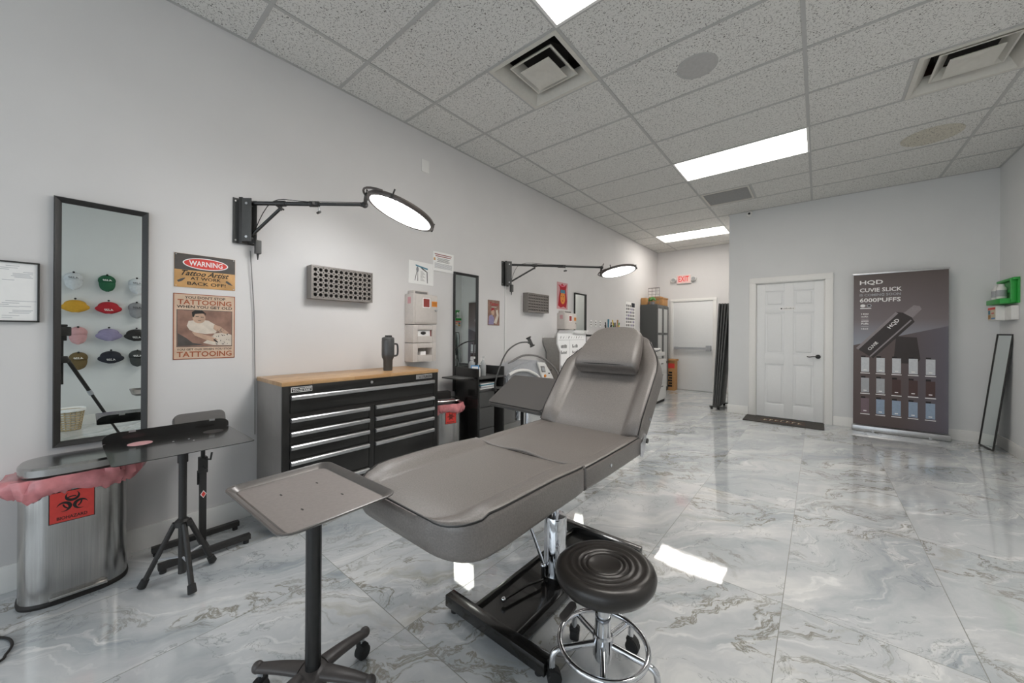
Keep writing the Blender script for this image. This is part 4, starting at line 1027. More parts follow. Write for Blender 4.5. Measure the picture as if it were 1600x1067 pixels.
# head pillow
Tp = Tk @ Matrix.Translation((0, 0, .030))
sp_ = [(.425, .185, .045, .03, 0, .1, .015), (.418, .205, .066, .066, 0, .1, .02), (.425, .212, .080, .080, 0, .1, .025), (.455, .214, .094, .094, 0, .1, .03), (.55, .208, .094, .094, 0, .1, .035), (.63, .195, .090, .09, 0, .1, .035)]
for y, w_ in corner(.66, .765, .188, .085, 7):
    f = (y - .66) / .105; sp_.append((y, w_, .088 - .014 * f, .088 - .014 * f, 0, .1, .035))
sp_.append((.776, .06, .05, .04, 0, .1, .02))
mb = MB(Tp); loft(mb, sp_, M['leather']); hp = mb.build('head_pillow', t, smooth=50)
MB(Tp).tube([(-.19 + .38 * k / 12, .428, .083 - .001 * abs(k - 6)) for k in range(13)], .003, M['piping'], n=6).build('piping', hp)
# frame, bracket, knobs
MB(Tb).box((-.22, 1.02, .565), (-.18, 1.95, .592), M['black'], .003).box((.18, 1.02, .565), (.22, 1.95, .592), M['black'], .003).box((-.22, 1.45, .55), (.22, 1.49, .575), M['black'], .003).box((-.22, 1.70, .55), (.22, 1.74, .575), M['black'], .003).box((-.12, 1.45, .52), (.12, 1.72, .552), M['black'], .003).build('under_frame', t)
for sx in (-1, 1):
    Tq = frame((BX + sx * .330, 1.995, .64), (0, 1, 0), (0, 0, 1))
    z0, z1 = (0, .004) if sx > 0 else (-.004, 0)
    MB(Tq).prism([(-.03, -.045), (.0, -.06), (.035, -.02), (.06, .05), (.045, .06), (.0, .03), (-.03, .02)], z0, z1, M['chrome']).build('hinge_bracket', t, 'chrome hinge plate')
MB().cyl((BX + .329, 1.60, .645), (BX + .335, 1.60, .645), .008, M['chrome'], n=12).build('side_screw', seat_c)
MB(Tk).cyl((.330, .16, -.03), (.336, .16, -.03), .011, M['chrome'], n=14).build('side_screw', back_c)
MB().cyl((BX + .30, 2.07, .655), (BX + .335, 2.07, .655), .014, M['black'], n=14).build('adjusting_knob', t)
MB().cyl((BX + .22, 1.33, .575), (BX + .27, 1.33, .575), .013, M['black'], n=12).box((BX + .18, 1.30, .57), (BX + .23, 1.36, .592), M['black'], .004).build('leg_bracket', t)
# column and base
KX, KY = -1.005, 1.555
MB().lathe([(.062, .045), (.060, .05), (.056, .08), (.056, .34), (.052, .348), (.024, .350)], M['chrome'], (KX, KY, 0), n=40).build('column', t, 'polished chrome column')
MB().lathe([(.019, .345), (.019, .55)], M['chrome'], (KX, KY, 0), n=24).lathe([(.03, .50), (.06, .53), (.06, .552)], M['black'], (KX, KY, 0), n=24).build('piston', t)
MB().box((-1.285, 1.085, .022), (-.745, 1.135, .072), M['blackgloss'], .003).cyl((-1.25, 1.11, 0), (-1.25, 1.11, .022), .016, M['rubber'], n=14).cyl((-.785, 1.11, 0), (-.785, 1.11, .022), .016, M['rubber'], n=14).build('front_bar', t)
MB().box((-1.285, 1.99, .022), (-.745, 2.04, .072), M['blackgloss'], .003).cyl((-1.25, 2.015, 0), (-1.25, 2.015, .022), .016, M['rubber'], n=14).cyl((-.785, 2.015, 0), (-.785, 2.015, .022), .016, M['rubber'], n=14).build('rear_bar', t)
MB().box((-1.145, 1.135, .030), (-.915, 1.99, .036), M['blackgloss']).box((-.915, 1.135, .024), (-.887, 1.99, .066), M['blackgloss'], .002).box((-1.165, 1.135, .024), (-1.145, 1.99, .050), M['blackgloss'], .002).lathe([(.064, .036), (.064, .06), (.056, .062)], M['blackgloss'], (KX, KY, 0), n=30).build('base_plate', t)
MB().cyl((-1.125, 1.42, .44), (-1.03, 1.49, .12), .008, M['chrome'], n=12).cyl((-1.17, 1.385, .58), (-1.125, 1.42, .44), .006, M['alu'], n=10).ball((-1.03, 1.487, .115), .014, M['chrome'], n=10).cyl((-1.03, 1.487, .115), (-1.03, 1.487, .05), .010, M['blackgloss'], n=10).box((-1.20, 1.37, .47), (-1.16, 1.41, .53), M['black'], .005).build('gas_strut', t)
MB().tube([(-1.02, 1.47, .06), (-1.05, 1.38, .065), (-1.075, 1.25, .06)], .007, M['blackgloss'], n=10).ball((-1.077, 1.245, .06), .012, M['chrome'], n=10).build('foot_pump_lever', t)

# ------------------------------------------------------------------ instrument tray stand
t = thing('instrument_stand', 'single-pole instrument stand with a flat taupe tray and wheeled base', 'tray stand', (-1.31, .53, 0))
Tm = Matrix.Translation((-1.302, .512, .724)) @ Matrix.Rotation(rad(2), 4, 'Z')
def rr3(w_, h_, r, z, n=5): return [Vector((x, y, z)) for x, y in rrect(w_, h_, r, n)]
W_, H_ = .485, .35
MB(Tm).rings([rr3(W_ - .062, H_ - .062, .022, -.016), rr3(W_ - .05, H_ - .05, .026, -.0165), rr3(W_ - .02, H_ - .02, .034, -.004), rr3(W_ - .006, H_ - .006, .038, -.0005), rr3(W_ + .002, H_ + .002, .040, -.0015), rr3(W_ + .002, H_ + .002, .040, -.005), rr3(W_ - .012, H_ - .012, .036, -.009), rr3(W_ - .045, H_ - .045, .028, -.0195), rr3(W_ - .062, H_ - .062, .022, -.020)], M['trayrim'], cap=False).build('tray_rim', t)
mb = MB(Tm).prism(rrect(W_ - .06, H_ - .06, .022), -.0195, -.016, M['tray'])
for x, y in ((-.08, .06), (.08, .07), (-.07, -.06), (.09, -.06)): mb.prism(ell(x, y, .0085, .003, 10), -.016, -.0156, M['hole'])
mb.build('tray_floor', t)
MB().cyl((-1.31, .53, .09), (-1.31, .53, .69), .0245, M['pole'], n=28).box((-1.38, .50, .688), (-1.23, .56, .703), M['pole'], .003).build('pole', t)
MB().cyl((-1.31, .53, .63), (-1.355, .49, .63), .007, M['chrome'], n=10).box((-1.372, .475, .602), (-1.352, .493, .642), M['black'], .006).build('clamp_knob', t)
MB().lathe([(.001, .075), (.055, .075), (.058, .085), (.052, .108), (.032, .118), (.001, .118)], M['base'], (-1.31, .53, 0), n=30).build('hub', t)
for a in (99, 33, 213, 279):
    d = Vector((math.cos(rad(a)), math.sin(rad(a)), 0)); s_ = Vector((-d.y, d.x, 0)); c = Vector((-1.31, .53, 0))
    rs = []
    for k in range(9):
        f = k / 8; r = .04 + .165 * f; z = .108 - .016 * f * f; hw = .028 - .010 * f; hh = .026 - .008 * f
        p = c + d * r + Vector((0, 0, z))
        rs.append([p + s_ * (hw * math.cos(q)) * 1.0 + Vector((0, 0, (.010 if math.sin(q) > 0 else hh) * math.sin(q))) for q in [2 * PI * i / 16 for i in range(16)]])
    lg = MB().rings(rs, M['base']).ball(c + d * .205 + Vector((0, 0, .092)), .019, M['base']).build('leg', t)
    w_ = c + d * .195
    MB().cyl(w_ + s_ * -.017 + Vector((0, 0, .026)), w_ + s_ * .017 + Vector((0, 0, .026)), .026, M['rubber'], n=20, bev=.004).cyl(w_ + Vector((0, 0, .035)), w_ + Vector((0, 0, .085)), .009, M['chrome'], n=10).box((-.021, -.014, .03), (.021, .014, .058), M['rubber'], .005, T=Matrix.Translation(w_) @ Matrix.Rotation(rad(a + 90), 4, 'Z')).build('caster', lg)

# ------------------------------------------------------------------ stool
SX, SYY = -.592, 1.235
t = thing('rolling_stool', 'round black padded stool with ridged seat and chrome footring', 'stool', (SX, SYY, 0))
Ts = Matrix.Translation((SX + .004, SYY + .002, .40)) @ Matrix.Rotation(rad(-3), 4, 'Y')
prof = [(.001, -.052), (.135, -.052), (.160, -.042), (.174, -.022), (.178, -.002), (.172, .014), (.160, .023)]
import itertools
for r0, z0 in ((.150, .026), (.138, .025), (.130, .020), (.122, .025), (.114, .026), (.106, .020), (.099, .025), (.092, .026), (.085, .020), (.079, .025), (.073, .026), (.066, .019), (.060, .024), (.054, .022), (.04, .0175), (.02, .0155), (.001, .015)): prof.append((r0, z0))
MB(Ts).lathe(prof, M['stoolseat'], n=64).build('seat', t, smooth=80)
lv = Vector((-.16, -.93, -.32)).normalized(); lu = Vector((0, 0, 1)).cross(lv).normalized()
MB().prism(rrect(.028, .075, .012), -.006, .006, M['base'], T=frame((-.650, 1.088, .305), lu, lv), bev=.003).cyl((SX - .005, SYY - .02, .35), (-.643, 1.125, .318), .005, M['alu'], n=8).build('height_lever', t)
MB().lathe([(.025, .345), (.0245, .20), (.027, .198), (.027, .188)], M['chrome'], (SX, SYY, 0), n=28).lathe([(.0285, .30), (.0285, .08)], M['chrome'], (SX, SYY, 0), n=28).lathe([(.032, .17), (.036, .165), (.036, .095), (.03, .09)], M['chrome'], (SX, SYY, 0), n=28).build('gas_column', t, 'chrome column')
MB().tube([(SX + .155 * math.cos(2*PI*k/48), SYY + .155 * math.sin(2*PI*k/48), .137) for k in range(48)], .0095, M['chrome'], n=12, closed=True).build('footring', t, 'chrome foot ring')
for k in range(5):
    a = rad(225 + 72 * k); d = Vector((math.cos(a), math.sin(a), 0)); c = Vector((SX, SYY, 0))
    lg = MB().tube([c + d * .03 + Vector((0, 0, .138)), c + d * .10 + Vector((0, 0, .131)), c + d * .150 + Vector((0, 0, .126)), c + d * .178 + Vector((0, 0, .115)), c + d * .186 + Vector((0, 0, .09)), c + d * .186 + Vector((0, 0, .055))], .0115, M['chrome'], n=12, smooth=4).build('leg', t, 'chrome curved spoke')
    q = c + d * .186; s_ = Vector((-d.y, d.x, 0))
    Tq = Matrix.Translation(q) @ Matrix.Rotation(a + .6 * k, 4, 'Z')
    MB(Tq).cyl((-.008, -.017, .026), (-.008, .017, .026), .026, M['rubber'], n=20, bev=.004).prism([(-.03, .022), (-.03, .045), (-.012, .062), (.012, .064), (.014, .05), (.005, .03)], -.019, .019, M['rubber'], T=Matrix.Rotation(rad(90), 4, 'X'), bev=.004).build('caster', lg)

# ------------------------------------------------------------------ second station
t = thing('reception_desk', 'black open desk unit with drawers beside the second mirror', 'desk', (-2.77, 2.79, 0))
MB().box((-2.935, 2.595, 0), (-2.60, 2.613, .898), M['blackgloss'], .002).build('side_panel', t)
MB().box((-2.935, 2.99, 0), (-2.61, 3.008, .90), M['black'], .002).build('side_panel', t)
MB().box((-2.935, 2.613, .60), (-2.92, 2.99, .90), M['black'], .002).build('back_panel', t)
MB().box((-2.92, 2.613, .79), (-2.595, 2.99, .806), M['dgrey'], .002).build('desktop', t)
MB().box((-2.92, 2.613, .665), (-2.605, 2.99, .68), M['dgrey'], .002).build('shelf', t)
dd = MB().box((-2.90, 2.615, .06), (-2.612, 2.845, .664), M['dgrey'], .002).build('drawer_unit', t)
for z0, z1 in ((.505, .655), (.29, .497), (.07, .282)): MB().box((-2.612, 2.622, z0), (-2.600, 2.838, z1), M['dgrey'], .004).build('drawer', dd)
o = MB().prism(rrect(.29, .20, .02), 0, .012, M['black'], T=Matrix.Translation((-2.775, 2.49, .80))).prism(rrect(.26, .17, .02), .012, .0125, M['dgrey'], T=Matrix.Translation((-2.775, 2.49, .80))).box((-2.93, 2.56, .785), (-2.62, 2.594, .80), M['black']).build('side_shelf', t)
def bottle(x, y, z, r, h, m, label, trig):
    t = thing('spray_bottle', label, 'bottle', (x, y, z), 'bottles on the black desk')
    MB().lathe([(.001, 0), (r * .95, 0), (r, .006), (r, h * .6), (r * .8, h * .7), (r * .35, h * .8), (r * .35, h * .84), (.001, h * .84)], m, (x, y, z), n=20).build('body', t)
    mb = MB().lathe([(.001, h * .82), (r * .45, h * .82), (r * .45, h * .9), (.001, h * .9)], M['white'], (x, y, z), n=14)
    if trig: mb.box((x - .012, y - .01, z + h * .88), (x + .045, y + .01, z + h), M['white'], .004).box((x + .02, y - .004, z + h * .75), (x + .028, y + .004, z + h * .9), M['white'], .002)
    else: mb.cyl((x, y, z + h * .9), (x, y, z + h), .004, M['white'], n=8).box((x - .006, y - .008, z + h * .97), (x + .035, y + .008, z + h * 1.02), M['white'], .003)
    mb.build('nozzle', t)
bottle(-2.73, 2.80, .806, .032, .20, M['clear'], 'tall clear squeeze bottle nearest the back of the black desk', False)
bottle(-2.84, 2.74, .806, .036, .20, M['clear'], 'clear spray bottle at the mirror side of the black desk', True)
bottle(-2.70, 2.70, .806, .022, .13, M['white'], 'short white pump bottle beside the blue card on the desk', False)
t = thing('blue_card', 'small blue framed card standing on the black desk', 'sign', (-2.69, 2.655, .806))
Tq = frame((-2.70, 2.648, .806), Vector((.75, .66, 0)).normalized(), (0, 0, 1))
MB(Tq).box((-.04, 0, -.006), (.045, .12, 0), M['blue'], .001).build('frame', t); MB(Tq).box((-.03, .012, 0), (.035, .108, .0015), M['bwhite']).build('card_face', t)
t = thing('paper_stack', 'stack of papers and small boxes in the black desk cubby', 'papers', (-2.72, 2.78, .68))
mb = MB()
for k in range(5): mb.box((-2.84 + .01 * (k % 2), 2.66 + .008 * (k % 3), .681 + k * .012), (-2.63, 2.90 - .01 * (k % 2), .691 + k * .012), M[('bwhite', 'greyl', 'bwhite', 'teal', 'bwhite')[k]], .001)
mb.build('sheets', t)

t = thing('phone_holder', 'black gooseneck phone holder arching over the second station', 'phone holder', (-2.57, 2.83, .64))
MB().tube([(-2.57, 2.815, .66), (-2.57, 2.825, .76), (-2.565, 2.87, .88), (-2.56, 2.93, .99), (-2.555, 3.0, 1.07), (-2.55, 3.10, 1.125), (-2.55, 3.22, 1.155), (-2.55, 3.36, 1.158)], .008, M['dgrey'], smooth=5).build('gooseneck', t)
MB().box((-2.60, 2.80, .655), (-2.555, 2.83, .69), M['black'], .004).cyl((-2.57, 2.815, .69), (-2.57, 2.817, .75), .011, M['black'], n=12).build('clamp', t)
Tq = frame((-2.55, 3.39, 1.16), Vector((.55, .75, -.1)).normalized(), Vector((-.3, -.35, 1)).normalized())
Tq = frame((-2.55, 3.39, 1.16), Vector((.55, .75, .45)).normalized(), (Vector((-.3, -.35, 1)) - Vector((.55, .75, .45)).normalized() * Vector((-.3, -.35, 1)).dot(Vector((.55, .75, .45)).normalized())).normalized())
MB(Tq).cyl((-.03, 0, 0), (0, 0, 0), .012, M['dgrey'], n=12).box((-.02, -.055, -.006), (.02, .055, .004), M['dgrey'], .003).box((-.028, .045, -.008), (.028, .06, .022), M['black'], .003).box((-.028, -.06, -.008), (.028, -.045, .022), M['black'], .004).build('phone_clip', t)

# second tattoo bed: only its raised padded leg section and pedestal show
t = thing('armrest_table', 'second black padded tattoo bed section, tilted, behind the nearer bed', 'tattoo bed', (-1.88, 2.40, 0))
vL = Vector((0, .27, .205)).normalized(); uL = Vector((.98, -.17, .03)).normalized(); vL = (vL - uL * vL.dot(uL)).normalized()
Tq = frame((-2.19, 2.29, .665), uL, vL)
MB(Tq).prism([(0.02, 0), (.64, 0), (.66, .02), (.66, .36), (.06, .36), (.035, .34), (0, .02)], -.055, 0, M['leather2'], bev=.012).build('leg_rest', t)
MB().box((-2.02, 2.60, .60), (-1.50, 2.95, .69), M['leather2'], .015).build('seat', t)
MB().lathe([(.05, .02), (.05, .45), (.02, .46), (.02, .62)], M['chrome'], (-1.92, 2.52, 0), n=24).build('column', t)
MB().box((-1.99, 2.44, .60), (-1.70, 2.62, .625), M['black'], .003).box((-2.02, 2.47, .50), (-1.985, 2.50, .64), M['chrome'], .002).build('under_frame', t)
MB().box((-2.1, 2.30, 0), (-1.62, 2.34, .04), M['blackgloss'], .002).box((-2.1, 2.86, 0), (-1.62, 2.90, .04), M['blackgloss'], .002).box((-1.98, 2.34, .01), (-1.80, 2.86, .03), M['blackgloss'], .002).build('base_plate', t)
t = thing('storage_tub', 'white plastic tub on the floor under the second tattoo bed', 'tub', (-2.30, 3.40, 0))
MB().box((-2.50, 3.20, 0), (-2.12, 3.66, .40), M['white'], .02).build('body', t); MB().box((-2.51, 3.19, .39), (-2.11, 3.67, .42), M['white'], .01).build('lid', t)

# laser machine on a cart
t = thing('equipment_cart', 'black cart under the white laser machine', 'cart', (-2.72, 3.75, 0))
MB().box((-2.95, 3.20, .60), (-2.52, 4.14, .625), M['black'], .004).build('top_shelf', t)
MB().box((-2.95, 3.20, .46), (-2.52, 4.14, .48), M['black'], .004).build('bottom_shelf', t)
for x in (-2.94, -2.55):
    for y in (3.22, 4.11): MB().box((x, y, 0), (x + .025, y + .025, .60), M['black'], .002).build('leg', t)
t = thing('laser_machine', 'white and grey domed laser machine with display on a black cart', 'machine', (-2.75, 3.6, .625))
arc = [(3.08, .6255), (3.06, .78), (3.10, .83), (3.2, .875), (3.35, .915), (3.5, .935), (3.65, .93), (3.8, .88), (3.92, .79), (4.0, .69), (4.03, .6255)]
MB().prism(arc, -.02, .26, M['greyl'], T=frame((-2.88, 0, 0), (0, 1, 0), (0, 0, 1)), bev=.015).build('housing', t)
MB().tube([(-2.605, 3.08, .80), (-2.60, 3.22, .835), (-2.60, 3.40, .825), (-2.60, 3.56, .77), (-2.60, 3.67, .70), (-2.60, 3.73, .645)], .018, M['white'], smooth=4).build('front_band', t, 'white rim band')
Tq = frame((-2.618, 3.60, .66), (0, 1, 0), (0, 0, 1))
MB(Tq).prism([(.0, .25), (.16, .24), (.34, .05), (.36, -.02), (.12, -.02), (.10, .06)], 0, .022, M['white'], bev=.005).build('control_panel', t)
MB(Tq).prism([(.06, .20), (.14, .195), (.17, .12), (.09, .125)], .022, .025, M['grey']).prism([(.075, .185), (.132, .182), (.153, .135), (.10, .138)], .025, .026, M['greyl']).build('display', t)
MB(Tq).cyl((.155, .075, .022), (.155, .075, .034), .018, M['orange'], n=14).box((.19, -.005, .022), (.26, .04, .024), M['yellowp']).cyl((.24, .10, .022), (.24, .10, .034), .009, M['ink'], n=10).cyl((.28, .14, .022), (.28, .14, .034), .008, M['ink'], n=10).box((.05, .0, .022), (.12, .05, .024), M['blue']).build('buttons', t)
MB().tube([(-2.80, 3.30, .90), (-2.78, 3.55, .985), (-2.74, 3.80, .97), (-2.70, 4.0, .88), (-2.66, 4.12, .76), (-2.64, 4.14, .655)], .013, M['grey'], smooth=5).build('hose', t)
t = thing('pink_packet', 'small pink box on the black cart behind the laser machine', 'box', (-2.58, 4.03, .625))
MB().box((-2.60, 4.045, .625), (-2.54, 4.14, .685), M['pink'], .003).build('body', t); MB().box((-2.5402, 4.065, .64), (-2.5395, 4.12, .675), M['bwhite']).build('print', t)

# white display box with printed sides
t = thing('cardboard_display', 'white printed cardboard display standing against the wall', 'display box', (-2.81, 4.72, 0))
poly = [(4.56, 0), (5.15, 0), (5.15, 1.0), (5.26, 1.08), (5.26, 1.262), (4.48, 1.262), (4.48, 1.12), (4.56, 1.0)]
poly = [(y - .28, z) for y, z in poly]
MB().prism([(y + (.0 if y > 4.5 else .03), min(z, 1.2)) for y, z in poly], 0, .235, M['beigedark2'], T=frame((-2.955, 0, 0), (0, 1, 0), (0, 0, 1)), bev=.003).build('body', t)
MB().prism(poly, .236, .26, M['bwhite'], T=frame((-2.955, 0, 0), (0, 1, 0), (0, 0, 1)), bev=.003).build('front_sheet', t, 'white printed front')
Tq = frame((-2.694, 4.20, 0), (0, 1, 0), (0, 0, 1)); mb = MB(Tq)
rg = random.Random(5)
for k in range(9): mb.prism([(.06 + .07 * k, 1.19), (.072 + .07 * k, 1.195), (.085 + .07 * k + .01 * (k % 2), 1.225), (.07 + .07 * k, 1.22 - .012 * (k % 3))], .0, .001, M['dgrey'])
mb.box((.02, 1.17, 0), (.72, 1.173, .001), M['grey']).box((.30, .0, 0), (.303, 1.17, .001), M['greyl'])
for y0 in (1.06, .98, .78, .58, .38): 
    for c in (0, 1):
        for k in range(5):
            hh = rg.uniform(.02, .05); mb.box((.08 + c * .30 + k * .032, y0, 0), (.10 + c * .30 + k * .032, y0 + hh, .001), M['dgrey' if k % 2 else 'grey'])
mb.build('print', t)
t = thing('sheet_pile', 'loose pile of white sheets on top of the cardboard display', 'papers', (-2.80, 4.75, 1.262))
mb = MB()
for k in range(6):
    Tz = Matrix.Translation((-2.80, 4.74 + .01 * k, 1.2625 + .008 * k)) @ Matrix.Rotation(rad(rg.uniform(-7, 7)), 4, 'Z')
    mb.box((-.12, -.20, 0), (.13, .22, .006), M['bwhite'], .001, T=Tz)
mb.build('sheets', t)
t = thing('copy_tray_stand', 'dark paper tray stand beside the cardboard display', 'stand', (-2.60, 5.2, 0))
MB().box((-2.80, 5.03, 1.22), (-2.48, 5.42, 1.25), M['black'], .006).build('tray_top', t); MB().box((-2.66, 5.16, .03), (-2.60, 5.22, 1.22), M['black'], .004).build('pole', t); MB().box((-2.80, 5.04, 0), (-2.46, 5.36, .03), M['black'], .006).build('base', t)

# brush pot on white cabinet
t = thing('supply_cabinet', 'low white supply cabinet under the pot of brushes', 'cabinet', (-2.77, 6.2, 0))
MB().box((-2.955, 5.80, 0), (-2.62, 6.60, 1.18), M['white'], .004).build('body', t)
for y0 in (5.81, 6.205): MB().box((-2.62, y0, .06), (-2.605, y0 + .385, 1.16), M['white'], .003).build('door', t)
for i, (y, n, lb) in enumerate(((5.96, 6, 'nearer pot of dark brushes standing on the white supply cabinet'), (6.27, 9, 'further pot of yellow and green brushes on the white supply cabinet'))):
    t = thing('brush_pot', lb, 'brush pot', (-2.80, y, 1.18), 'pots of brushes')
    MB().lathe([(.001, 0), (.05, 0), (.055, .12), (.050, .12), (.046, .01), (.001, .01)], M['grey'], (-2.80, y, 1.18), n=20).build('pot', t)
    for k in range(n):
        a = 2 * PI * k / n; c_ = Vector((-2.80, y, 1.195)); e = c_ + Vector((.06 * math.cos(a), .06 * math.sin(a) + .012, .22 + .05 * ((k * 7) % 3)))
        MB().cyl(c_ + Vector((.02 * math.cos(a), .02 * math.sin(a), 0)), e, .007, M[('ink', 'yellowp', 'plant', 'dgrey', 'signgold')[(k + i) % 5] if i else ('ink', 'dgrey', 'teal')[k % 3]], n=8, r2=.011).build('brush', t)

# copier
t = thing('copier', 'white office copier with papers on top near the grey cabinet', 'copier', (-2.51, 7.0, 0))
MB().box((-2.80, 6.73, .05), (-2.22, 7.25, .80), M['white'], .01).box((-2.78, 6.75, 0), (-2.24, 7.23, .05), M['ink']).build('body', t)
MB().box((-2.80, 6.73, .86), (-2.24, 7.25, .93), M['white'], .012).box((-2.80, 6.90, .80), (-2.60, 7.25, .86), M['white']).build('scanner_top', t)
for z0, z1 in ((.55, .75), (.34, .54), (.10, .33)): MB().box((-2.22, 6.75, z0), (-2.212, 7.23, z1), M['white'], .003).box((-2.212, 6.93, z1 - .04), (-2.208, 7.05, z1 - .02), M['grey']).build('paper_drawer', t)
t = thing('paper_bundle', 'crumpled bundle of papers on top of the white copier', 'papers', (-2.45, 7.0, .93))
mb = MB()
for k in range(5):
    mb.box((-.13, -.17, 0), (.13, .17, .012), M['bwhite' if k != 2 else 'greyl'], .002, T=Matrix.Translation((-2.42 + .01 * k, 6.98, .9305 + .014 * k)) @ Matrix.Rotation(rad(-14 + 8 * k), 4, 'Z'))
mb.build('sheets', t)

# grey cabinet by the exit door
t = thing('storage_cabinet', 'tall grey cabinet with frosted glass doors beside the exit door', 'cabinet', (-2.79, 8.28, 0))
MB().box((-2.965, 7.905, 0), (-2.62, 8.66, 1.90), M['cabgrey'], .004).build('body', t)
for y0, y1 in ((7.91, 8.28), (8.285, 8.655)):
    d = MB().box((-2.62, y0, .03), (-2.603, y0 + .05, 1.88), M['cabgrey'], .002).box((-2.62, y1 - .05, .03), (-2.603, y1, 1.88), M['cabgrey'], .002)
    for z0, z1 in ((.03, .10), (.62, .67), (1.25, 1.30), (1.82, 1.88)): d.box((-2.62, y0 + .05, z0), (-2.603, y1 - .05, z1), M['cabgrey'], .002)
    d = d.build('door', t)
    MB().box((-2.616, y0 + .05, .10), (-2.610, y1 - .05, 1.82), M['frosted']).build('glass', d)
t = thing('wire_basket', 'tall white wire rack standing on top of the grey cabinet', 'wire rack', (-2.80, 8.1, 1.90))
mb = MB()
for k in range(4): mb.cyl((-2.90 + .08 * k, 8.20, 1.90), (-2.90 + .08 * k, 8.20, 2.29), .004, M['grey'], n=6)
for k in range(6): mb.cyl((-2.90, 8.20, 1.93 + .07 * k), (-2.66, 8.20, 1.93 + .07 * k), .004 if k < 5 else .008, M['grey'], n=6)
mb.build('wire_frame', t)
t = thing('potted_succulent', 'small round green plant on top of the grey cabinet', 'plant', (-2.74, 7.99, 1.90))
MB().lathe([(.001, 0), (.04, 0), (.055, .06), (.001, .06)], M['capgrey'], (-2.74, 7.99, 1.90), n=16).build('pot', t)
mb = MB(); rg = random.Random(2)
for k in range(34):
    a = rg.uniform(0, 2*PI); e = rg.uniform(.1, 1.5); d = Vector((math.cos(a) * math.sin(e), math.sin(a) * math.sin(e), math.cos(e)))
    mb.ball(Vector((-2.74, 7.99, 1.99)) + d * .06, .024, M['plant'], n=6, sc_=(1, 1, .7))
mb.build('leaves', t)
t = thing('cardboard_carton', 'open cardboard carton on top of the grey cabinet nearest the exit door', 'cardboard box', (-2.74, 8.45, 1.90), 'cartons on the grey cabinet')
MB().box((-2.92, 8.30, 1.90), (-2.62, 8.64, 2.06), M['card'], .003).box((-2.93, 8.29, 2.05), (-2.61, 8.65, 2.075), M['card'], .002).build('body', t)
MB().box((-2.92, 8.30, 2.075), (-2.68, 8.55, 2.10), M['card'], .002, T=Matrix.Identity(4)).build('flap', t)
t = thing('cardboard_carton', 'small cardboard carton on the grey cabinet against the left wall', 'cardboard box', (-2.91, 7.98, 1.90), 'cartons on the grey cabinet')
MB().box((-2.96, 7.93, 1.90), (-2.86, 8.06, 2.05), M['card'], .003).build('body', t)
t = thing('tall_carton', 'tall brown cardboard carton with red print on the floor by the exit door', 'cardboard box', (-2.57, 8.78, 0))
MB().box((-2.67, 8.70, 0), (-2.48, 8.92, .68), M['card'], .003).box((-2.69, 8.68, .66), (-2.46, 8.94, .70), M['card'], .003).build('body', t)
mb = MB(frame((-2.67, 8.6985, 0), (1, 0, 0), (0, 0, 1))).box((0, .50, 0), (.19, .61, .001), M['red'])
for k in range(6): mb.box((.05 + .02 * (k % 2), .08 + .06 * k, 0), (.14, .12 + .06 * k, .001), M['ink'])
mb.build('print', t)

# exit sign
t = thing('exit_sign', 'lit red EXIT sign with emergency lamps above the exit door', 'exit sign', (-2.37, FY, 2.53))
T = BW(-2.37, 2.53, FY, 0)
MB(T).box((-.155, -.10, 0), (.155, .10, .05), M['white'], .01).build('housing', t)
MB(T).box((-.145, -.09, .05), (.145, .09, .053), M['exitface']).build('face', t)
MB(T).text('EXIT', 0, -.055, .12, M['exitred'], w=.22, z=.055, align='c').build('lettering', t, 'red EXIT letters')
for sx in (-1, 1): MB(T).cyl((sx * .155, 0, .03), (sx * .19, 0, .04), .018, M['white'], n=12).cyl((sx * .215, 0, .0), (sx * .215 , -.01, .09), .048, M['white'], r2=.055, n=20, bev=.008).cyl((sx * .215, -.01, .09), (sx * .215, -.0105, .093), .042, M['clear'], n=20).build('emergency_lamp', t)

# folded screens
t = thing('folded_screen', 'folded black divider screen leaning at the hallway corner', 'folding screen', (-1.27, 7.2, 0))
for k in range(4):
    x = -1.19 - .034 * k
    Tq = Matrix.Translation((x, 7.0, 0.02)) @ Matrix.Rotation(rad(-1.0 - 1.5 * k), 4, 'Y')
    Tq = Matrix.Translation((x - .09 + .006 * k, 7.0, .05)) @ Matrix.Rotation(rad(4.2 - .5 * k), 4, 'Y')
    MB(Tq).box((-.011, 0, 0), (.011, .50, 1.74), M['black' if k % 2 else 'cabgrey'], .003).box((-.012, -.008, 0), (.012, .012, 1.74), M['dgrey'], .002).build('panel', t)
for y in (6.98, 7.48):
    MB().cyl((-1.40, y, .028), (-1.37, y, .028), .028, M['rubber'], n=16).cyl((-1.30, y, .028), (-1.27, y, .028), .028, M['rubber'], n=16).box((-1.42, y - .01, .03), (-1.22, y + .01, .055), M['dgrey'], .003).build('caster', t)

# door mat
t = thing('door_mat', 'dark rectangular welcome mat in front of the six-panel door', 'door mat', (-.39, 6.60, 0))
MB().prism(rrect(.93, .46, .02), 0, .012, M['matgrey'], T=Matrix.Translation((-.395, 6.605, 0)), bev=.003).build('body', t)
mb = MB(Matrix.Translation((-.395, 6.56, .0)))
for k in range(7):      # worn, unreadable arched lettering
    x = -.20 + .066 * k; y = .0 + .05 * math.cos((k - 3) * .45)
    mb.prism([(x - .02, y - .05), (x - .008, y - .05), (x + .002, y + .03), (x - .012, y + .03)], .012, .0135, M['cream']).prism([(x - .008, y - .01 + .03 * (k % 2)), (x + .022, y - .005 + .03 * (k % 2)), (x + .022, y + .008 + .03 * (k % 2)), (x - .006, y + .004 + .03 * (k % 2))], .012, .0135, M['cream'])
mb.box((-.26, -.05, .0122), (.26, -.043, .0135), M['rust']).box((-.26, .10, .0122), (.26, .107, .0135), M['rust'])
mb.build('lettering', t, 'cream lettering')

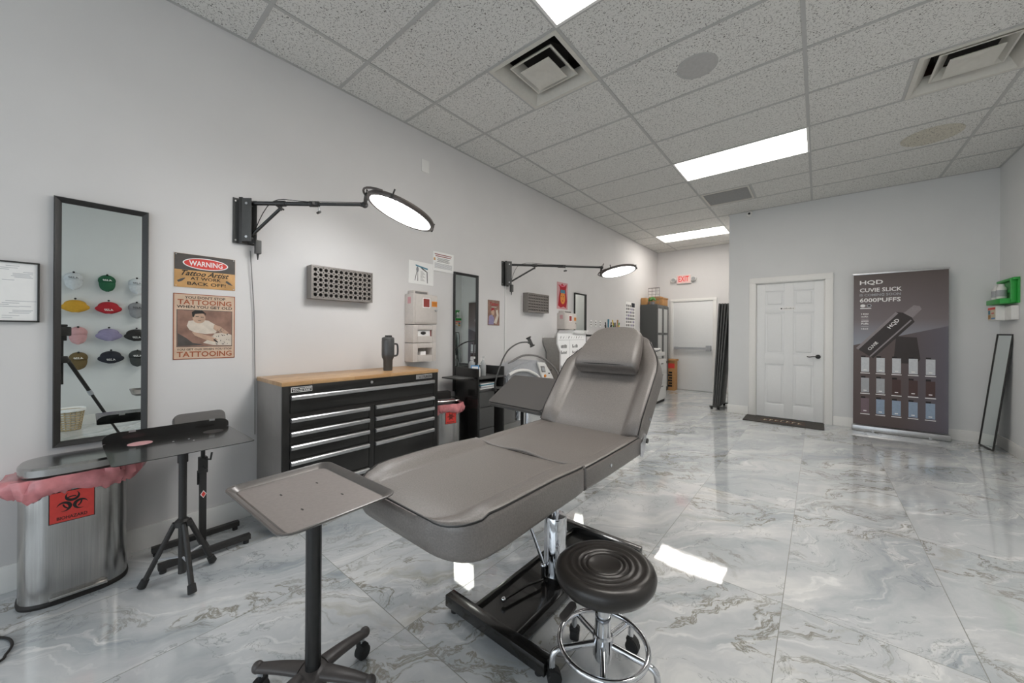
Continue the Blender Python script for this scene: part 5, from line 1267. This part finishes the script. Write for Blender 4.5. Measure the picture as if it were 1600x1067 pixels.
# roll-up banner
t = thing('roll_up_banner', 'tall brown and grey vape advertising banner stand beside the white door', 'banner', (.79, 6.72, 0))
bx0, bw_, bh = .365, .84, 2.0
T = frame((bx0, 6.74, .08), (1, 0, 0), Vector((0, .012, 1)).normalized())
MB().box((.35, 6.69, 0), (1.225, 6.77, .075), M['alu'], .02).cyl((.55, 6.66, .012), (.55, 6.80, .012), .012, M['alu'], n=10).cyl((1.05, 6.66, .012), (1.05, 6.80, .012), .012, M['alu'], n=10).build('base', t)
MB(T).box((-.01, bh - .012, -.008), (bw_ + .01, bh + .008, .008), M['alu'], .003).cyl((bw_ / 2, 0, -.02), (bw_ / 2, bh, -.02), .01, M['dgrey'], n=10).build('top_rail', t)
bnr = MB(T).box((0, 0, -.001), (bw_, bh - .01, .001), M['ban_top']).build('banner_sheet', t)
for v in bnr.data.materials: pass
mb = MB(T); hs = bh - .01
mb.prism([(0, 0), (bw_, 0), (bw_, 1.30), (0, 1.05)], .001, .0013, M['ban_low'])
pen = lambda c, w_, h_, m1, m2: mb.box((c[0] - w_/2, c[1], .0016), (c[0] + w_/2, c[1] + h_, .0019), M[m1], .0).box((c[0] - w_/2, c[1] + h_, .0016), (c[0] - w_/2 + w_ * .55, c[1] + h_ * 1.12, .0019), M[m2])
cc = [['capwhite'] * 5, ['greyl', 'greyl', 'dkred2', 'dkred2', 'dkred2'], ['cappk', 'bluegr', 'bluegr', 'bluegr', 'bluegr']]
M['dkred2'] = mat('print_maroon', '4b3432', .5); M['cappk'] = mat('print_mauve', '75636a', .5); M['bluegr'] = mat('print_blue_grey', '92a3b8', .5)
for r in range(3):
    for c in range(5):
        x, y = .115 + c * .145, (.70 - r * .27)
        pen((x, y), .078, .19, cc[r][c], 'ink')
        mb.box((x - .015, y + .02, .002), (x + .015, y + .032, .0022), M['bwhite']).box((x - .045, y - .022, .0016), (x + .045, y - .012, .0019), M['bwhite'])
# large pen drawing
Tq = Matrix.Translation((.33, 1.23, 0)) @ Matrix.Rotation(rad(-38), 4, 'Z')
M['pendark'] = mat('print_pen_dark', '2e2422', .4, var=.1, scale=9); M['penlight'] = mat('print_pen_light', '8f8788', .4)
mb.prism([(.24, -.10), (.42, -.11), (.45, -.38), (.42, -.44), (.27, -.44), (.22, -.38)], .0014, .0017, M['pendark'], T=Matrix.Translation((.16, 1.27, 0)))
mb.prism([(-.105, -.36), (.105, -.36), (.105, .24), (.05, .27), (-.05, .27), (-.105, .24)], .0018, .0021, M['pendark'], T=Tq)
mb.prism([(-.105, -.36), (-.075, -.36), (-.075, .24), (-.105, .24)], .0021, .0024, M['penlight'], T=Tq).prism([(.06, -.36), (.075, -.36), (.075, .24), (.06, .24)], .0021, .0024, M['penlight'], T=Tq)
mb.prism([(-.04, .27), (.06, .27), (.055, .40), (.02, .42), (-.03, .40)], .0018, .0021, M['penlight'], T=Tq)
mb.text('HQD', 0, 0, .05, M['bwhite'], w=.14, z=.0026, T=Tq @ Matrix.Translation((.0, .04, 0)) @ Matrix.Rotation(rad(90), 4, 'Z')).text('CUVIE', 0, 0, .035, M['bwhite'], w=.13, z=.0026, T=Tq @ Matrix.Translation((.02, -.30, 0)) @ Matrix.Rotation(rad(90), 4, 'Z'))
mb.text('HQD', .06, hs - .145, .065, M['bwhite'], w=.22, z=.0018).text('CUVIE SLICK', .06, hs - .235, .052, M['bwhite'], w=.39, z=.0018).text('IS COMING SOON', .06, hs - .29, .033, M['greyl'], w=.38, z=.0018).text('6000PUFFS', .06, hs - .37, .055, M['bwhite'], w=.38, z=.0018)
mb.prism(ell(.09, hs - .415, .025, .02, 16), .0016, .0019, M['bwhite']).prism(ell(.15, hs - .415, .025, .02, 16), .0016, .0019, M['greyl']).prism(ell(.15, hs - .415, .015, .012, 16), .0019, .0021, M['pendark']).box((.065, hs - .455, .0016), (.17, hs - .445, .0019), M['bwhite'])
mb.text('1400', .075, hs - .535, .022, M['bwhite'], w=.07, z=.0018).text('mAh', .075, hs - .57, .022, M['bwhite'], w=.065, z=.0018).text('6000', .075, hs - .63, .022, M['bwhite'], w=.07, z=.0018).text('Puffs', .075, hs - .665, .024, M['bwhite'], w=.07, z=.0018).text('16ml', .075, hs - .73, .022, M['bwhite'], w=.065, z=.0018)
for z in (.595, .69): mb.box((.075, hs - z, .0016), (.145, hs - z + .003, .0019), M['bwhite'])
mb.build('banner_print', bnr)

# leaning mirror in the corner
Tl = frame((1.555, 6.80, 0.0), (0, -1, 0), Vector((.055, 0, 1.0)).normalized()) 
vv = Vector((.13, .0, 1.29)).normalized(); uu = Vector((.12, -1, 0)).normalized(); uu = (uu - vv * uu.dot(vv)).normalized()
Tl = frame((1.445, 6.785, .002), uu, vv)
wall_mirror(0.03, .325, .0, 1.29, .018, 'thin black framed mirror leaning in the corner beneath the green box', Tm=Tl, dep=.016)

# eyewash station and first aid kit
t = thing('eyewash_station', 'green wall-mounted eyewash station with two bottles in the corner', 'eyewash station', (RX, 6.50, 1.74))
T = RW(6.50, 1.74)
MB(T).box((-.27, -.13, 0), (.21, .14, .012), M['green'], .003).box((-.26, -.13, .008), (.15, -.075, .12), M['green'], .008).box((-.26, -.01, .012), (.15, .02, .03), M['green'], .004).box((.13, -.12, .012), (.165, .13, .05), M['green'], .006).box((-.27, .115, .0), (.21, .14, .045), M['green'], .006).build('holder', t)
for x in (-.17, -.03):
    Tq = T @ Matrix.Translation((x, -.075, .065)) @ Matrix.Rotation(rad(-90), 4, 'X')
    b_ = MB(Tq).lathe([(.001, 0), (.038, 0), (.038, .12), (.022, .145), (.022, .165), (.001, .165)], M['white'], n=20).lathe([(.0385, .03), (.0385, .10)], M['greyl'], n=20)
    b_.build('bottle', t, 'white eyewash bottle')
t = thing('first_aid_kit', 'white first aid box with printed front mounted under the eyewash station', 'first aid kit', (RX, 6.50, 1.51))
T = RW(6.50, 1.51)
MB(T).box((-.10, -.075, .0), (.18, .075, .05), M['white'], .006).box((-.24, -.075, .0), (.0, .08, .11), M['white'], .006).build('case', t)
mb = MB(T).box((-.23, -.065, .11), (-.01, .07, .1115), M['cream']).box((-.23, .045, .1115), (-.01, .07, .113), M['red']).box((-.22, -.055, .1115), (-.15, -.01, .113), M['card']).box((-.22, -.005, .1115), (-.16, .04, .113), M['teal']).box((-.13, -.06, .1115), (-.02, -.045, .113), M['blue']).box((-.12, .0, .1115), (-.05, .012, .113), M['red'])
mb.build('print', t)

# ------------------------------------------------------------------ seen in the mirror: caps, basket, camera tripod
capspec = [(.02, 1.885, 'capwhite', 0, 'white cap, top row, nearest the front window'), (.315, 1.885, 'dgreen', 0, 'dark green cap with white stitched logo, top row'), (.60, 1.875, 'capwhite', 0, 'white cap, top row, furthest from the front window'),
           (.035, 1.54, 'yellow', 1, 'mustard yellow cap hung tilted on the cap wall'), (.33, 1.535, 'capred', 1, 'bright red cap hung tilted on the cap wall'), (.60, 1.53, 'capgrey', 0, 'mid grey cap below the far white cap'),
           (.06, 1.17, 'cappink', 0, 'dusty pink cap behind the camera reflection'), (.335, 1.165, 'caplav', 1, 'lavender cap, third row of the cap wall'), (.60, 1.16, 'ink', 1, 'plain black cap, third row of the cap wall'),
           (.065, .835, 'capolive', 0, 'olive brown cap, bottom row of the cap wall'), (.355, .855, 'capnavy', 1, 'dark navy cap with white mark, bottom row'), (.61, .845, 'capchar', 0, 'charcoal camouflage cap, bottom row of the cap wall')]
for y, z, mk, kind, lb in capspec:
    t = thing('baseball_cap', lb + ', seen in the mirror', 'cap', (RX, y, z), 'baseball caps hung in rows on the right wall')
    T = RW(y, z + .03) @ Matrix.Scale(1.0, 4)
    m = M[mk]; w_ = .084 if kind == 0 else .10
    rs = []
    for k in range(9):
        f = k / 8; e = math.cos(rad(90 * f)); rs.append([Vector((max(.002, w_ * e) * math.cos(a), .03 + max(.002, (.078 if kind == 0 else .062) * e) * math.sin(a), .10 * math.sin(rad(90 * f)))) for a in [2 * PI * i / 24 for i in range(24)]])
    cr = MB(T).rings(rs, m).build('crown', t)
    rs = []
    for k in range(7):
        f = k / 6; yy = (-.0 - .125 * f) if kind == 0 else (.05 - .125 * f); hw = .078 * math.sqrt(max(.02, 1 - f ** 2.6)) if kind == 0 else max(.012, .128 * math.sin(PI * (.12 + .83 * f)) ** .8)
        rs.append([Vector((hw * (2 * i / 10 - 1), yy, .065 + .03 * (1 - (2 * i / 10 - 1) ** 2) + .004)) for i in range(11)] + [Vector((hw * (1 - 2 * i / 10), yy, .065 + .03 * (1 - (1 - 2 * i / 10) ** 2))) for i in range(11)])
    MB(T).rings(rs, m).build('brim', t)
    if mk not in ('yellow', 'cappink', 'caplav'):
        Tz = T @ frame((0, .03 if kind == 0 else -.02, .107), (1, 0, 0), Vector((0, .9, -.5)).normalized() if kind == 0 else (0, 1, 0))
        MB(Tz).text('A.220', 0, -.015, .026, M['ink' if mk in ('capwhite', 'capgrey') else 'bwhite'], w=.085, z=.004, align='c', shear=.3).build('emblem', t)
    MB(T).ball((0, .105, .06), .012, M['ink'], n=8).build('wall_hook', t)
t = thing('wicker_basket', 'small woven basket with white liner by the right wall, seen in the mirror', 'basket', (1.35, .0, 0))
def ringr(r, z, n=28): return [Vector((1.33 + r * math.cos(2*PI*i/n), .0 + r * math.sin(2*PI*i/n), z)) for i in range(n)]
mb = MB()
for k in range(9): mb.tube([p for p in ringr(.085 + .004 * k, .012 + .03 * k)], .008, M['wicker'], n=6, closed=True)
for i in range(14):
    a = 2 * PI * i / 14; mb.cyl((1.33 + .085 * math.cos(a), .085 * math.sin(a), 0), (1.33 + .12 * math.cos(a), .12 * math.sin(a), .26), .006, M['wicker'], n=6)
mb.build('woven_body', t); MB().rings([ringr(.08, .01), ringr(.112, .26), ringr(.13, .275), ringr(.132, .24)], M['bwhite'], cap=False).build('liner', t)

F3 = Vector((-math.sin(rad(39.803)), math.cos(rad(39.803)), 0)); R3 = Vector((F3.y, -F3.x, 0))
t = thing('camera_tripod', 'black tripod carrying the camera, reflected in the first mirror', 'tripod', (-F3.x * .08, -F3.y * .08, 0))
hub = Vector((0, 0, 0)) - F3 * .08
MB(frame(hub + Vector((0, 0, CAMH)), -R3, (0, 0, 1))).box((-.07, -.05, -.04), (.07, .045, .03), M['ink'], .01).cyl((0, 0, -.04), (0, 0, -.07), .035, M['ink'], n=24).box((-.03, .045, -.03), (.03, .07, .03), M['ink'], .008).build('camera_body', t)
MB().cyl(hub + Vector((0, 0, .70)), hub + Vector((0, 0, 1.15)), .014, M['ink'], n=14).box((hub.x - .035, hub.y - .035, 1.15), (hub.x + .035, hub.y + .035, 1.20), M['ink'], .006).build('centre_column', t)
MB().lathe([(.001, .92), (.05, .92), (.055, .95), (.04, .99), (.001, .99)], M['ink'], (hub.x, hub.y, 0), n=20).build('shoulder', t)
for a in (200, 320, 80):
    d = Vector((math.cos(rad(a)), math.sin(rad(a)), 0)); p = hub + d * .04 + Vector((0, 0, .95)); q = hub + d * .46 + Vector((0, 0, .012))
    lg = MB().cyl(p, p.lerp(q, .4), .017, M['ink'], n=12).cyl(p.lerp(q, .38), p.lerp(q, .7), .014, M['ink'], n=12).cyl(p.lerp(q, .68), q, .011, M['ink'], n=12).build('leg', t)
    MB().cyl(p.lerp(q, .36), p.lerp(q, .41), .021, M['greyl'], n=12).cyl(p.lerp(q, .67), p.lerp(q, .71), .018, M['greyl'], n=12).cyl(p.lerp(q, .97), q, .015, M['rubber'], n=12).build('leg_lock', lg)

o = MB().tube([(-2.80, -.62, .006), (-2.66, -.30, .006), (-2.54, -.178, .006), (-2.46, -.145, .006), (-2.39, -.155, .006), (-2.34, -.19, .006), (-2.2, -.45, .006)], .0045, M['ink'], n=8, smooth=5).build('floor_cable')
tag(rebase(o, (-2.2, -.3, 0)), 'black cable looping on the floor in front of the steel bin', 'cable')
